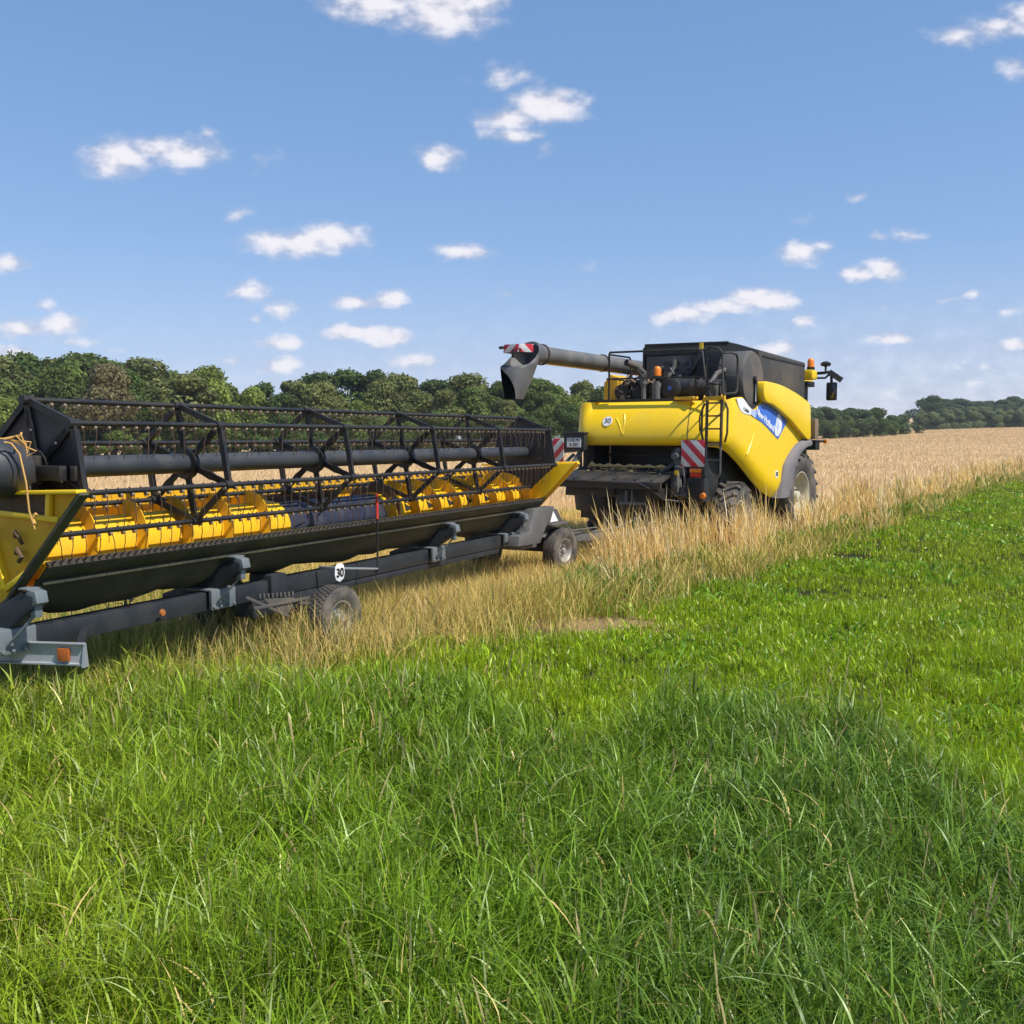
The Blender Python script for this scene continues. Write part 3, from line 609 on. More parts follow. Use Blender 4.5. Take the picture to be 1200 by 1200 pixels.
    bl = foil('blue_sticker', 'blue', [(.472, 2.887), (.58, 2.93), (.72, 3.01), (.9, 3.03), (1.12, 3.0), (1.67, 2.89), (2.31, 2.69), (1.76, 2.30), (1.53, 2.385), (1.3, 2.47), (1.05, 2.565), (.8, 2.645), (.472, 2.725)], 1.668)
    # lettering on the stickers, reading from rear to front
    def flank(u, w, ang, x): return Matrix.Translation((x, u, w)) @ Matrix.Rotation(R(ang), 4, 'X') @ Matrix(((0, 0, 1, 0), (1, 0, 0, 0), (0, 1, 0, 0), (0, 0, 0, 1)))
    text_obj('lettering', 'CX8080', .085, M['ink'], T, flank(-.06, 2.87, -13, 1.668))
    text_obj('lettering', 'New Holland', .20, M['white'], bl, flank(1.0, 2.69, -19.5, 1.671), bold=.004)
    # leaf mark: white leaf with blue veins
    lf = [(1.78 + .19 * math.cos(a) * (1 - .25 * math.sin(a)) - .10 * (math.sin(a) < 0) * abs(math.sin(a)), 2.60 + .235 * math.sin(a)) for a in np.linspace(0, 2 * PI, 28, endpoint=False)]
    mb = MB(); mb.prism(lf, lambda a, b, d: (d, a, b), 1.666, 1.672); mb.build('leaf_mark', M['white'], bl, smooth=0)
    mb = MB()
    for (a, b, c, d) in ((1.70, 2.40, 1.79, 2.79), (1.72, 2.47, 1.62, 2.60), (1.73, 2.54, 1.63, 2.68), (1.75, 2.62, 1.66, 2.76), (1.73, 2.5, 1.86, 2.60), (1.75, 2.57, 1.89, 2.69)): mb.bar((1.673, a, b), (1.673, c, d), .018, .003, up=(1, 0, 0))
    mb.build('leaf_veins', M['lavender'], bl, smooth=0)
    # round speed stickers
    def disc(mb, c, ax, r, t=.006, n=28): mb.lathe([(0, 0), (0, r), (t, r), (t, 0)], c, ax, n)
    s = .108; p = on_rear(-.80, 2.66)
    nr = V(0, -1, .50).normalized(); mb = MB(); disc(mb, tuple(p + nr * .004), tuple(nr), s, .010); st = part(mb, 'speed_sticker', 'white')
    q_ = p + nr * .013; up_ = V(1, 0, 0).cross(nr) * -1; RM = Matrix.Translation(q_) @ Matrix(((1, up_.x, nr.x, 0), (0, up_.y, nr.y, 0), (0, up_.z, nr.z, 0), (0, 0, 0, 1)))
    text_obj('numerals', '30', .15, M['ink'], st, RM, bold=.003)
    mb = MB(); disc(mb, (1.655, 1.73, 1.56), (1, 0, 0), .085, .010); st = part(mb, 'speed_sticker', 'white')
    text_obj('numerals', '30', .115, M['ink'], st, flank(1.73, 1.56, 0, 1.668), bold=.003)
    # wheat-leaf emblem pressed into the rear hood
    mb = MB()
    mb.tube([on_rear(-.36 + .26 * math.cos(a) * .95 - .02, 2.60 + .235 * math.sin(a)) + V(0, .012, 0) for a in np.linspace(0, 2 * PI, 30, endpoint=False)], .011, 6, closed=True)
    for pts in (((-.62, 2.72), (-.52, 2.60), (-.40, 2.40)), ((-.47, 2.80), (-.41, 2.66), (-.40, 2.40)), ((-.30, 2.80), (-.36, 2.62), (-.40, 2.40))):
        mb.tube([on_rear(*q) + V(0, .006, 0) for q in pts], .02, 6)
    part(mb, 'pressed_emblem', 'yellow', smooth=60)
    # --- chassis and dark inner parts
    mb = MB(); mb.box((-1.28, -.25, .95), (1.22, 3.9, 2.95)); mb.box((-1.0, .1, .75), (1.0, 3.6, .95)); part(mb, 'chassis', 'black', bevel=.03)
    mb = MB(); mb.box((-1.48, -1.0, 2.20), (1.0, -.25, 2.3)); mb.box((-1.50, -.98, 1.72), (-1.24, -.3, 2.24)); mb.box((.62, -.8, 1.7), (.68, -.25, 2.2)); mb.box((-1.36, -.42, 1.95), (.6, -.32, 2.0)); mb.box((-1.36, -.5, 1.62), (.66, -.26, 1.72)); part(mb, 'chopper_hood', 'black', bevel=.01)
    mb = MB(); mb.bar((-1.35, 0, .75), (1.35, 0, .75), .2, .22); mb.bar((-1.5, 3.34, 1.02), (1.5, 3.34, 1.02), .3, .3)
    mb.box((-.5, -.35, .62), (.5, .3, .95)); part(mb, 'axles', 'black_dusty', bevel=.02)
    # straw chopper tail board
    mb = MB()
    mb.prism([(-1.0, 1.70), (-1.0, 1.74), (-1.97, 1.50), (-1.97, 1.44)], lambda a, b, d: (d, a, b), -1.52, .74)
    mb.box((-1.55, -1.99, 1.36), (.78, -1.92, 1.5)); 
    for v in (-1.2, -.75, -.3, .15, .5): mb.bar((v, -1.05, 1.745), (v + .06, -1.93, 1.53), .03, .035)
    part(mb, 'tail_board', 'black_dusty', bevel=.008)
    mb = MB(); mb.tube([(-1.62, -1.85, 1.56), (-1.5, -2.03, 1.50), (.35, -2.03, 1.47), (.55, -2.0, 1.38), (.72, -1.7, 1.16), (.9, -1.45, 1.12)], .022, 8); part(mb, 'hose', 'black')
    mb = MB()
    for s in range(7):
        v = -1.0 + s * .22 + RNG.uniform(-.05, .05); u = -1.08 - .05 * RNG.random()
        mb.tube([(v - .2, u, 1.745), (v + .02, u - .04, 1.775 + .02 * RNG.random()), (v + .2, u - .02, 1.745)], [.01, .035, .01], 6)
    for s in range(60):
        v = RNG.uniform(-1.35, .5); u = -1.05 - abs(RNG.normal(0, .16)); z = 1.74 - .247 * (-1.0 - u) + .015; a = RNG.uniform(0, PI)
        mb.bar((v - .09 * math.cos(a), u - .05 * math.sin(a), z), (v + .09 * math.cos(a), u + .05 * math.sin(a), z + .01), .012, .01)
    part(mb, 'straw_residue', 'straw')['kind'] = 'stuff'; mb = MB(); mb.tube([(-1.28, -1.12, 1.73), (-1.2, -1.12, 1.80), (-1.1, -1.12, 1.75)], [.03, .06, .03], 8); part(mb, 'straw_residue', 'straw')
    # spreader housing under the board
    mb = MB()
    for v in (-.95, -.05): mb.lathe([(0, 0), (0, .42), (.30, .46), (.50, .40), (.50, 0)], (v, -1.35, .88), (0, 0, 1), 24)
    mb.box((-1.45, -1.75, 1.18), (.62, -.4, 1.36)); mb.box((-1.36, -1.3, .7), (.4, -.45, 1.2)); mb.prism([(-1.25, 1.22), (-.95, 1.36), (-.3, 1.38), (-.3, 1.22)], lambda a, b, d: (a, d, b), -1.80, -1.76)
    part(mb, 'spreader', 'black', bevel=.012)
    mb = MB(); mb.bar((.02, -1.9, 1.32), (.02, -1.9, 1.06), .045, .045); mb.bar((-.12, -1.9, 1.08), (.42, -1.9, 1.08), .05, .05); mb.bar((.13, -1.88, 1.34), (.13, -1.88, 1.10), .03, .03); part(mb, 'drawbar_bracket', 'grey', bevel=.006)
    # right-hand mechanical cluster
    mb = MB()
    mb.box((.64, -1.12, 1.5), (.72, -.95, 2.12)); mb.box((.72, -1.2, 1.62), (.86, -1.0, 1.92)); mb.bar((.75, -1.2, 1.95), (.78, -1.2, 2.14), .08, .06); mb.box((.66, -1.3, 1.2), (.8, -1.1, 1.66)); mb.box((.82, -1.22, 1.18), (.96, -1.02, 1.4))
    mb.tube([(.56, -1.05, 2.02), (.7, -1.22, 2.1), (.92, -1.2, 2.1)], .018, 6); mb.tube([(.78, -1.32, 1.78), (.93, -1.34, 1.76), (.96, -1.3, 1.5), (.9, -1.3, 1.28)], .022, 6); mb.tube([(.55, -1.25, 1.3), (.75, -1.3, 1.22), (1.0, -1.32, 1.26)], .025, 6)
    mb.bar((.30, -1.35, 1.55), (.72, -1.0, 1.92), .05, .07); mb.bar((.22, -1.5, 1.5), (.66, -1.15, 1.66), .05, .05); mb.lathe([(0, 0), (0, .07), (.08, .07), (.08, 0)], (.74, -1.33, 1.98), (0, 1, 0), 16); mb.lathe([(0, 0), (0, .06), (.06, .06), (.06, 0)], (.74, -1.36, 1.42), (0, 1, 0), 16)
    part(mb, 'chopper_linkage', 'grey', bevel=.006)
    mb = MB(); mb.box((.745, -1.316, 1.62), (.82, -1.30, 1.71)); part(mb, 'yellow_tag', 'yellow')
    mb = MB(); mb.box((1.0, -1.3, 1.12), (1.32, -1.0, 1.56)); mb.box((.98, -1.0, 1.1), (1.25, -.4, 2.1)); mb.bar((1.16, -1.36, 1.56), (1.16, -1.36, 2.3), .05, .04); mb.tube([(1.02, -1.3, 1.2), (1.15, -1.36, 1.02), (1.3, -1.34, 1.2)], .025, 6); mb.tube([(1.36, -1.34, 1.75), (1.38, -1.38, 1.5), (1.36, -1.36, 1.3)], .014, 6); part(mb, 'lamp_bracket', 'black', bevel=.01)
    # warning boards: each its own, stripes from the board's own material
    def board(v, u, w0, w1, half, mat):
        mb = MB(); mb.box((-half, -.012, -(w1 - w0) / 2), (half, .012, (w1 - w0) / 2)); return mb.build('warning_board', M[mat], T, bevel=.006, loc=(v, u, (w0 + w1) / 2))
    board(1.17, -1.42, 1.79, 2.29, .235, 'stripes_down')
    board(-1.96, -1.33, 1.84, 2.32, .20, 'stripes_up')
    # rear lamps
    mb = MB(); mb.prism([(1.07, 1.59), (1.07, 1.74), (1.11, 1.77), (1.31, 1.77), (1.35, 1.73), (1.34, 1.62), (1.3, 1.575), (1.12, 1.57)], lambda a, b, d: (a, d, b), -1.36, -1.30); tl = part(mb, 'tail_lamp', 'black', bevel=.01)
    mb = MB(); mb.box((1.09, -1.385, 1.675), (1.33, -1.355, 1.755)); mb.build('amber_lens', M['orange'], tl, bevel=.012)
    mb = MB(); mb.box((1.10, -1.385, 1.59), (1.325, -1.355, 1.672)); mb.build('red_lens', M['red'], tl, bevel=.012)
    mb = MB(); mb.tube([(1.05, -1.37, 1.76), (1.2, -1.39, 1.80), (1.37, -1.37, 1.77), (1.38, -1.37, 1.62), (1.34, -1.37, 1.54)], .014, 6); mb.build('lamp_guard', M['black'], tl)
    mb = MB(); mb.lathe([(0, 0), (0, .06), (.04, .055), (.06, .03), (.065, 0)], (1.35, -1.33, 1.24), (0, -1, 0), 16); part(mb, 'indicator_lamp', 'orange')
    mb = MB(); mb.lathe([(0, 0), (0, .055), (.03, .05), (.04, 0)], (.98, -1.45, .62), (0, -1, 0), 14); part(mb, 'reflector', 'red')
    mb = MB(); mb.lathe([(0, 0), (0, .085), (.06, .08), (.07, 0)], (-1.95, -1.33, 1.75), (0, -1, 0), 18); mb.bar((-1.86, -1.28, 1.72), (-1.86, -1.28, 2.25), .05, .05); mb.bar((-1.95, -1.28, 2.06), (-1.4, -1.28, 2.08), .04, .04); part(mb, 'side_lamp', 'black')
    # number plate box on its arm
    mb = MB(); mb.box((-1.66, -1.5, 2.08), (-1.17, -1.36, 2.44)); mb.box((-1.68, -1.54, 2.41), (-1.15, -1.34, 2.45)); nb = part(mb, 'number_plate_box', 'black', bevel=.02)
    mb = MB(); mb.box((-1.57, -1.512, 2.14), (-1.24, -1.498, 2.33)); pl = mb.build('number_plate', M['white'], nb, bevel=.004)
    RP = lambda x, z: Matrix.Translation((x, -1.514, z)) @ Matrix(((1, 0, 0, 0), (0, 0, -1, 0), (0, 1, 0, 0), (0, 0, 0, 1)))
    text_obj('lettering', 'COE PH', .085, M['ink'], pl, RP(-1.405, 2.285), bold=.002); text_obj('lettering', 'A 257', .085, M['ink'], pl, RP(-1.405, 2.19), bold=.002)
    mb = MB(); mb.bar((-1.3, -1.35, 2.1), (-1.5, -1.75, 1.55), .09, .06); mb.bar((-1.45, -1.2, 2.1), (-1.48, -1.1, 1.6), .07, .08); mb.bar((-1.42, -1.3, 2.06), (-1.9, -1.3, 2.02), .03, .03); mb.bar((-1.9, -1.3, 2.02), (-1.9, -1.3, 2.2), .03, .03); mb.bar((-1.46, -1.4, 2.0), (-1.9, -1.95, 1.36), .05, .06); part(mb, 'side_arm', 'grey', bevel=.008)
    # --- wheels and mudguard
    wheel(T, (1.36, 0, .72), .74, .50, .36, M['rim_white'], 'chevron', rz=R(4)); wheel(T, (-1.36, 0, .72), .74, .50, .36, M['rim_white'], 'chevron', rz=R(4), side=-1)
    wheel(T, (1.38, 3.34, 1.0), 1.0, .70, .56, M['rim_white'], 'chevron'); wheel(T, (-1.38, 3.34, 1.0), 1.0, .70, .56, M['rim_white'], 'chevron', side=-1)
    outer = [(1.88, 1.04), (1.97, 1.30), (2.08, 1.62), (2.28, 1.86), (2.55, 2.03), (2.85, 2.17), (3.2, 2.28), (3.64, 2.335)]; inner = [(3.66, 2.16), (3.3, 2.12), (3.0, 2.03), (2.78, 1.90), (2.58, 1.68), (2.44, 1.45), (2.32, 1.22), (2.2, 1.06)]
    mb = MB(); rows = []
    for i in range(8):
        o_, i_ = V(0, *outer[i]), V(0, *inner[7 - i])
        rows.append([V(1.30, o_.y, o_.z), V(1.68, o_.y, o_.z), V(1.75, o_.y * .75 + i_.y * .25, o_.z * .75 + i_.z * .25), V(1.79, o_.y * .35 + i_.y * .65, o_.z * .35 + i_.z * .65), V(1.78, i_.y, i_.z), V(1.72, i_.y, i_.z), V(1.30, (o_.y + i_.y) / 2 + .02, (o_.z + i_.z) / 2 - .03)])
    mb.sheet(rows, closed=True); part(mb, 'mudguard', 'fender', smooth=50)
    # --- grain tank
    mb = MB(); tk = [(-1.14, 2.9), (-1.14, 4.36), (-1.1, 4.37), (.84, 4.33), (1.0, 4.29), (1.5, 4.13), (1.5, 2.9)]
    mb.prism(tk, lambda a, b, d: (a, d, b - (.03 if b > 4 else 0) * (d - 1.0)), 1.0, 3.9); tkp = part(mb, 'grain_tank', 'tank', bevel=.025, smooth=30)
    mb = MB(); mb.box((-1.165, 1.18, 3.7), (-1.141, 3.8, 4.0))
    mb.bar((-1.1, .985, 4.36), (.84, .985, 4.32), .05, .05); mb.bar((-1.12, .98, 4.30), (-1.12, .98, 3.5), .05, .05); mb.bar((-1.1, .975, 4.18), (.15, .975, 4.16), .07, .09); mb.bar((.3, .97, 4.2), (-.1, .9, 3.5), .10, .06); mb.box((.16, .93, 3.52), (.86, .995, 4.14))
    mb.bar((1.505, 1.2, 4.02), (1.505, 3.86, 3.98), .012, .05)
    mb.build('tank_frame', M['black'], tkp, bevel=.008)
    mb = MB(); mb.box((-1.05, .965, 3.62), (.02, .998, 4.10)); mb.build('tank_rear_plate', M['drum'], tkp, bevel=.01)
    # engine deck
    mb = MB(); mb.box((-1.5, -.72, 2.94), (1.2, 1.0, 3.06)); mb.bar((-1.5, -.82, 3.085), (.7, -.82, 3.085), .05, .05); part(mb, 'engine_deck', 'black_dusty', bevel=.01)
    mb = MB(); mb.prism([(-1.52, 3.05), (-1.52, 3.5), (-1.36, 3.68), (-1.18, 3.6), (-1.18, 3.05)], lambda a, b, d: (a, d, b), -.1, .5); part(mb, 'deck_panel', 'yellow_worn', bevel=.02)
    mb = MB(); mb.bar((.55, -.86, 3.1), (1.02, -.98, 3.1), .16, .06); part(mb, 'deck_step', 'yellow_worn', bevel=.02)
    # engine: block, radiator drum, pipes, filters
    mb = MB()
    mb.box((-.95, .05, 3.06), (.1, .8, 3.56)); mb.box((-.75, -.2, 3.06), (-.25, .1, 3.4)); mb.box((-1.2, .1, 3.06), (-.95, .6, 3.42)); mb.lathe([(0, 0), (0, .17), (.3, .17), (.3, 0)], (-.98, -.3, 3.28), (0, 1, 0), 20); mb.lathe([(0, 0), (0, .11), (.2, .11), (.2, 0)], (-.6, -.35, 3.22), (0, 1, 0), 18)
    mb.tube([(-.9, -.2, 3.36), (-.7, -.3, 3.5), (-.45, -.25, 3.44), (-.3, -.1, 3.3)], .04, 8); mb.tube([(-.55, -.3, 3.1), (-.45, -.4, 3.3), (-.5, -.3, 3.55)], .022, 6); mb.tube([(-.1, .0, 3.2), (0, -.15, 3.5), (-.02, .2, 3.8), (-.2, .6, 3.95)], .05, 8); mb.tube([(.1, -.2, 3.1), (.08, -.3, 3.42), (.0, -.1, 3.66)], .03, 8); mb.tube([(-.3, .3, 3.8), (-.5, .2, 3.72), (-.55, .1, 3.5)], .06, 8); mb.bar((-.05, -.25, 3.07), (.12, .2, 3.62), .08, .06)
    part(mb, 'engine', 'black_dusty', bevel=.012)
    rg = random.Random(5)
    for nm, mt, k in (('engine_hose', 'black', 16), ('engine_pipe', 'box_brown', 7), ('engine_fitting', 'drum', 9)):
        for i in range(k):
            mb = MB()
            v = rg.uniform(-1.1, .15); u = rg.uniform(-.5, .0); w = rg.uniform(3.1, 3.55)
            pts = [V(v, u, w)]
            for j in range(3): pts.append(pts[-1] + V(rg.uniform(-.2, .2), rg.uniform(-.12, .16), rg.uniform(-.16, .2)))
            for p in pts: p.z = min(3.75, max(3.08, p.z)); p.x = min(.25, max(-1.2, p.x))
            mb.tube(pts, rg.uniform(.012, .032), 7)
            if i % 2 == 0: c = pts[1]; mb.box((c.x - .04, c.y - .05, c.z - .05), (c.x + .05, c.y + .03, c.z + .06))
            part(mb, nm, mt, smooth=50)
    for i in range(16):
        mb = MB(); v = rg.uniform(-.95, .0); w = rg.uniform(3.66, 4.05); mb.bar((v, .955, w), (v + rg.uniform(-.12, .12), .93, w + rg.uniform(-.1, .1)), rg.uniform(.015, .05), .03); part(mb, 'tank_bracket', 'black_dusty')
    mb = MB(); mb.lathe([(0, 0), (0, .05), (.34, .05), (.35, 0)], (-.36, -.5, 3.06), (0, 0, 1), 14); mb.lathe([(0, 0), (0, .06), (.04, .06), (.04, .075), (.09, .075), (.10, 0)], (-.36, -.5, 3.38), (0, 0, 1), 14); part(mb, 'fuel_filter', 'grey', smooth=40)
    mb = MB(); mb.lathe([(0, 0), (0, .09), (.36, .09), (.36, .06), (.40, .06), (.40, 0)], (.04, -.7, 3.06), (0, 0, 1), 16); part(mb, 'fuel_filter', 'grey', smooth=40)
    mb = MB(); mb.lathe([(0, .0), (0, .17), (.03, .21), (.26, .21), (.26, 0)], (.33, -.72, 3.31), (0, 1, 0), 28); mb.tube([(.36, -.45, 3.31), (.7, -.42, 3.31)], .20, 24); ac = part(mb, 'air_cleaner', 'black', smooth=40)
    mb = MB(); mb.tube([(.70, -.42, 3.30), (1.32, -.38, 3.29)], .185, 24); 
    for k in range(3): mb.lathe([(0, .2), (.03, .21), (.06, .2)], (.52 + .17 * k, -.42, 3.305), (1, 0, 0), 24)
    mb.build('intake_duct', M['black_dusty'], ac, smooth=40)
    mb = MB(); mb.box((.30, -.735, 3.28), (.36, -.722, 3.35)); mb.build('blue_badge', M['blue'], ac)
    mb = MB(); mb.tube([(-.74, .2, 3.5), (-.72, .18, 3.70), (-.78, -.05, 3.83), (-.87, -.30, 3.90)], [.075, .075, .07, .07], 18, caps=False); mb.bar((-.74, .2, 3.45), (-.74, .2, 3.55), .2, .2); part(mb, 'exhaust_pipe', 'drum', smooth=60)
    mb = MB(); mb.lathe([(0, 0), (0, .064), (.006, .064), (.006, 0)], (-.8705, -.302, 3.9006), (-.09, -.25, .07), 16); part(mb, 'exhaust_mouth', 'ink')
    mb = MB(); mb.lathe([(0, .0), (0, .075), (.05, .075), (.05, 0)], (1.28, -.72, 3.1), (0, 0, 1), 16); mb.lathe([(.05, .07), (.30, .085), (.31, 0)], (1.28, -.72, 3.1), (0, 0, 1), 16); mb.tube([(1.0, -.5, 3.1), (1.1, -.5, 3.4), (1.15, -.3, 3.6), (1.18, .1, 3.7)], .05, 8); part(mb, 'coolant_bottle', 'drum', smooth=40)
    def beacon(name, c, s=1.):
        mb = MB(); mb.lathe([(0, 0), (0, .07 * s), (.05 * s, .07 * s), (.05 * s, 0)], c, (0, 0, 1), 16); b = part(mb, name, 'black')
        mb = MB(); mb.lathe([(.05 * s, .062 * s), (.16 * s, .058 * s), (.20 * s, .04 * s), (.21 * s, 0)], c, (0, 0, 1), 16); mb.build('amber_lens', M['orange'], b, smooth=60)
    mb = MB(); mb.bar((-.2, -.2, 3.06), (-.2, -.2, 3.54), .05, .05); part(mb, 'beacon_post', 'black')
    beacon('beacon', (-.2, -.2, 3.54), 1.25)
    # rotary screen drum
    mb = MB(); mb.lathe([(-.55, .0), (-.55, .56), (-.50, .585), (-.06, .585), (0, .55), (.012, .50), (.012, .0)], (1.56, .56, 3.50), (1, 0, 0), 48); sd = part(mb, 'radiator_screen', 'drum', smooth=35)
    mb = MB(); mb.bar((1.59, .58, 3.5), (1.59, .58, 3.0), .10, .05, up=(0, 1, 0)); mb.lathe([(0, 0), (0, .06), (.05, .05), (.05, 0)], (1.575, .56, 3.52), (1, 0, 0), 14); mb.box((1.45, .1, 2.86), (1.62, .95, 3.0)); mb.build('screen_arm', M['black'], sd, bevel=.008)
    mb = MB(); mb.bar((1.622, .575, 3.44), (1.622, .55, 3.06), .035, .012, up=(1, 0, 0)); mb.build('white_strip', M['white'], sd)
    # --- rails and ladder
    mb = MB(); rr = .021
    mb.tube([(-.93, -.92, 3.06), (-.93, -.92, 4.03), (-.90, -.95, 4.06), (1.05, -.95, 4.03), (1.12, -.95, 3.98), (1.20, -.98, 3.5), (1.34, -1.0, 3.05)], rr, 8); mb.tube([(-.93, -.92, 4.02), (-.93, -.05, 4.02), (-.93, .0, 3.96), (-.93, .0, 3.06)], rr, 8); mb.tube([(-.98, -.93, 3.53), (1.15, -.95, 3.50)], rr * .8, 8); mb.tube([(-.93, -.9, 3.53), (-.93, 0, 3.53)], rr * .8, 8); mb.tube([(1.0, -.95, 3.48), (.93, -.96, 3.08)], rr * .8, 8)
    part(mb, 'deck_rail', 'black_dusty', smooth=60)
    mb = MB(); mb.tube([(1.40, -1.33, 3.0), (1.40, -1.33, 3.95), (1.43, -1.33, 4.02), (1.62, -1.33, 3.99), (1.70, -1.33, 3.90), (1.71, -1.33, 3.0)], rr, 8); mb.tube([(1.40, -1.33, 3.70), (1.70, -1.33, 3.67)], rr * .7, 6); mb.tube([(1.40, -1.33, 3.34), (1.70, -1.33, 3.32)], rr * .7, 6); mb.tube([(1.72, -1.33, 3.90), (1.76, -1.1, 3.92), (1.76, -.82, 3.90), (1.76, -.76, 3.82), (1.76, -.76, 3.25), (1.76, -.84, 3.18), (1.72, -1.33, 3.14)], rr, 8); mb.tube([(1.74, -1.30, 3.5), (1.76, -.76, 3.5)], rr * .7, 6)
    part(mb, 'ladder_hoops', 'black_dusty', smooth=60)
    mb = MB()
    for v in (1.42, 1.71): mb.bar((v, -1.36, 3.06), (v, -1.38, 2.16), .035, .07)
    for w in (2.98, 2.74, 2.50, 2.24): mb.bar((1.42, -1.37, w), (1.71, -1.37, w), .06, .03)
    for v, s in ((1.36, -1), (1.77, 1)): mb.tube([(v, -1.33, 2.98), (v + s * .05, -1.34, 2.86), (v + s * .05, -1.35, 2.42), (v + s * .01, -1.36, 2.25)], .022, 8)
    mb.tube([(1.30, -1.25, 2.96), (1.26, -1.34, 2.72), (1.27, -1.34, 2.45)], .016, 6)
    ldr = part(mb, 'ladder', 'brown', bevel=.004)
    mb = MB(); mb.bar((1.36, -1.38, 3.06), (1.78, -1.38, 3.08), .07, .07); mb.tube([(1.33, -1.36, 3.0), (1.38, -1.4, 3.1), (1.44, -1.38, 3.02)], .025, 6); mb.tube([(1.66, -1.38, 3.02), (1.72, -1.4, 3.11), (1.79, -1.38, 3.0)], .028, 6); mb.build('ladder_hinge', M['yellow_worn'], ldr, smooth=50)
    mb = MB(); mb.tube([(1.42, -1.38, 2.2), (1.42, -1.39, 1.66), (1.45, -1.39, 1.58), (1.66, -1.39, 1.59), (1.71, -1.39, 1.67), (1.71, -1.38, 2.2)], .021, 8)
    for w in (2.2, 1.92): mb.bar((1.42, -1.385, w), (1.71, -1.385, w), .05, .025)
    mb.build('folding_step', M['grey'], ldr)
    mb = MB(); mb.box((1.06, -.955, 4.03), (1.13, -.93, 4.15)); part(mb, 'yellow_label', 'yellow')
    mb = MB(); mb.box((1.21, -.96, 3.52), (1.245, -.94, 3.72)); part(mb, 'yellow_label', 'yellow')
    # --- unloading auger along the left flank, spout hanging at its end
    mb = MB(); mb.tube([(-1.72, 3.5, 3.93), (-1.72, -2.25, 3.97)], .165, 26); ua = part(mb, 'unloading_auger', 'grey', smooth=50)
    mb = MB(); mb.bar((-1.72, -2.1, 3.80), (-1.72, 2.6, 3.77), .10, .018); mb.build('yellow_wear_strip', M['yellow_worn'], ua)
    mb = MB(); mb.lathe([(0, .18), (0, .21), (.05, .21), (.05, .18)], (-1.72, -2.2, 3.97), (0, -1, 0), 26); mb.build('collar', M['drum'], ua); mb = MB(); mb.lathe([(0, .17), (0, .19), (.05, .19), (.05, .17)], (-1.72, .2, 3.95), (0, -1, 0), 26); mb.build('collar', M['drum'], ua)
    secs = [((-2.2, 3.97), 90, .17, .17), ((-2.42, 3.98), 88, .19, .20), ((-2.70, 3.95), 68, .26, .27), ((-2.90, 3.87), 38, .31, .36), ((-3.00, 3.74), 12, .33, .40), ((-3.09, 3.52), 4, .29, .36), ((-3.17, 3.29), 2, .25, .30), ((-3.26, 3.06), 0, .19, .25)]
    sp_ = np.array([[c[0], c[1], ang, rv, rl] for c, ang, rv, rl in secs]); ks = np.linspace(0, len(secs) - 1, 30)
    def rings(k0, scale):
        rows = []; n = 40
        for k in ks:
            if k < k0: continue
            cu, cw, ang, rv, rl = (float(np.interp(k, range(len(secs)), sp_[:, i])) for i in range(5))
            g = min(1, max(0, (k - 3.7) / 3.3)); hi = 218 + 118 * g ** .75; lo = 218 - 45 * g ** .8; a = R(ang); e = V(0, math.cos(a), math.sin(a)); row = []
            for j in range(n + 1):
                t = R(hi + (lo + 360 - hi) * j / n); sq = lambda q: math.copysign(abs(q) ** .85, q)
                row.append(V(-1.72, cu, cw) + (V(rv * sq(math.cos(t)), 0, 0) + e * rl * sq(math.sin(t))) * scale)
            rows.append(row)
        return rows
    mb = MB(); mb.sheet(rings(0, 1)); sp = mb.build('spout', M['grey'], ua, smooth=50)
    mb = MB(); mb.sheet(rings(2.6, .95)); mb.build('spout_dark_inside', M['ink'], ua, smooth=50)  # black inner sheet: shade inside the spout put into its colour
    def sboard(v0, v1, u0, u1, mat):
        mb = MB(); d = V(v1 - v0, u1 - u0, 0); L = d.length; mb.box((-L / 2, -.008, -.075), (L / 2, .008, .075)); o = mb.build('reflective_board', M[mat], ua, bevel=.003)
        o.location = ((v0 + v1) / 2, (u0 + u1) / 2, 4.01); o.rotation_euler = (0, 0, math.atan2(d.y, d.x))
    sboard(-1.83, -1.50, -3.34, -3.34, 'stripes_up'); sboard(-1.48, -1.32, -3.33, -3.12, 'stripes_down')
    mb = MB(); mb.box((-1.86, -3.33, 3.93), (-1.46, -3.1, 4.0)); mb.tube([(-1.93, -3.36, 4.03), (-1.83, -3.36, 4.03)], .03, 8); mb.bar((-1.6, -3.38, 3.98), (-1.6, -3.38, 3.83), .06, .03); mb.build('board_bracket', M['black_dusty'], ua, bevel=.01)
    # --- cab in front of the tank
    mb = MB(); mb.box((-1.0, 3.95, 1.9), (1.0, 5.6, 3.65)); cb = part(mb, 'cab', 'glass', bevel=.06)
    mb = MB(); mb.box((-1.1, 3.92, 3.66), (1.1, 5.75, 3.88)); mb.box((1.05, 3.95, 3.68), (1.4, 4.4, 3.86)); mb.box((1.35, 4.05, 3.68), (1.62, 4.45, 3.90)); mb.build('cab_roof', M['yellow'], cb, bevel=.05)
    mb = MB()
    for v in (-.98, .98):
        for u in (3.98, 5.55): mb.bar((v, u, 1.9), (v, u, 3.66), .08, .08)
    mb.box((-1.05, 3.9, 1.75), (1.05, 5.6, 1.92)); mb.box((1.2, 4.1, 3.52), (1.5, 4.6, 3.64)); mb.build('cab_frame', M['black'], cb, bevel=.01)
    beacon('beacon', (1.52, 4.22, 3.90), 1.3)
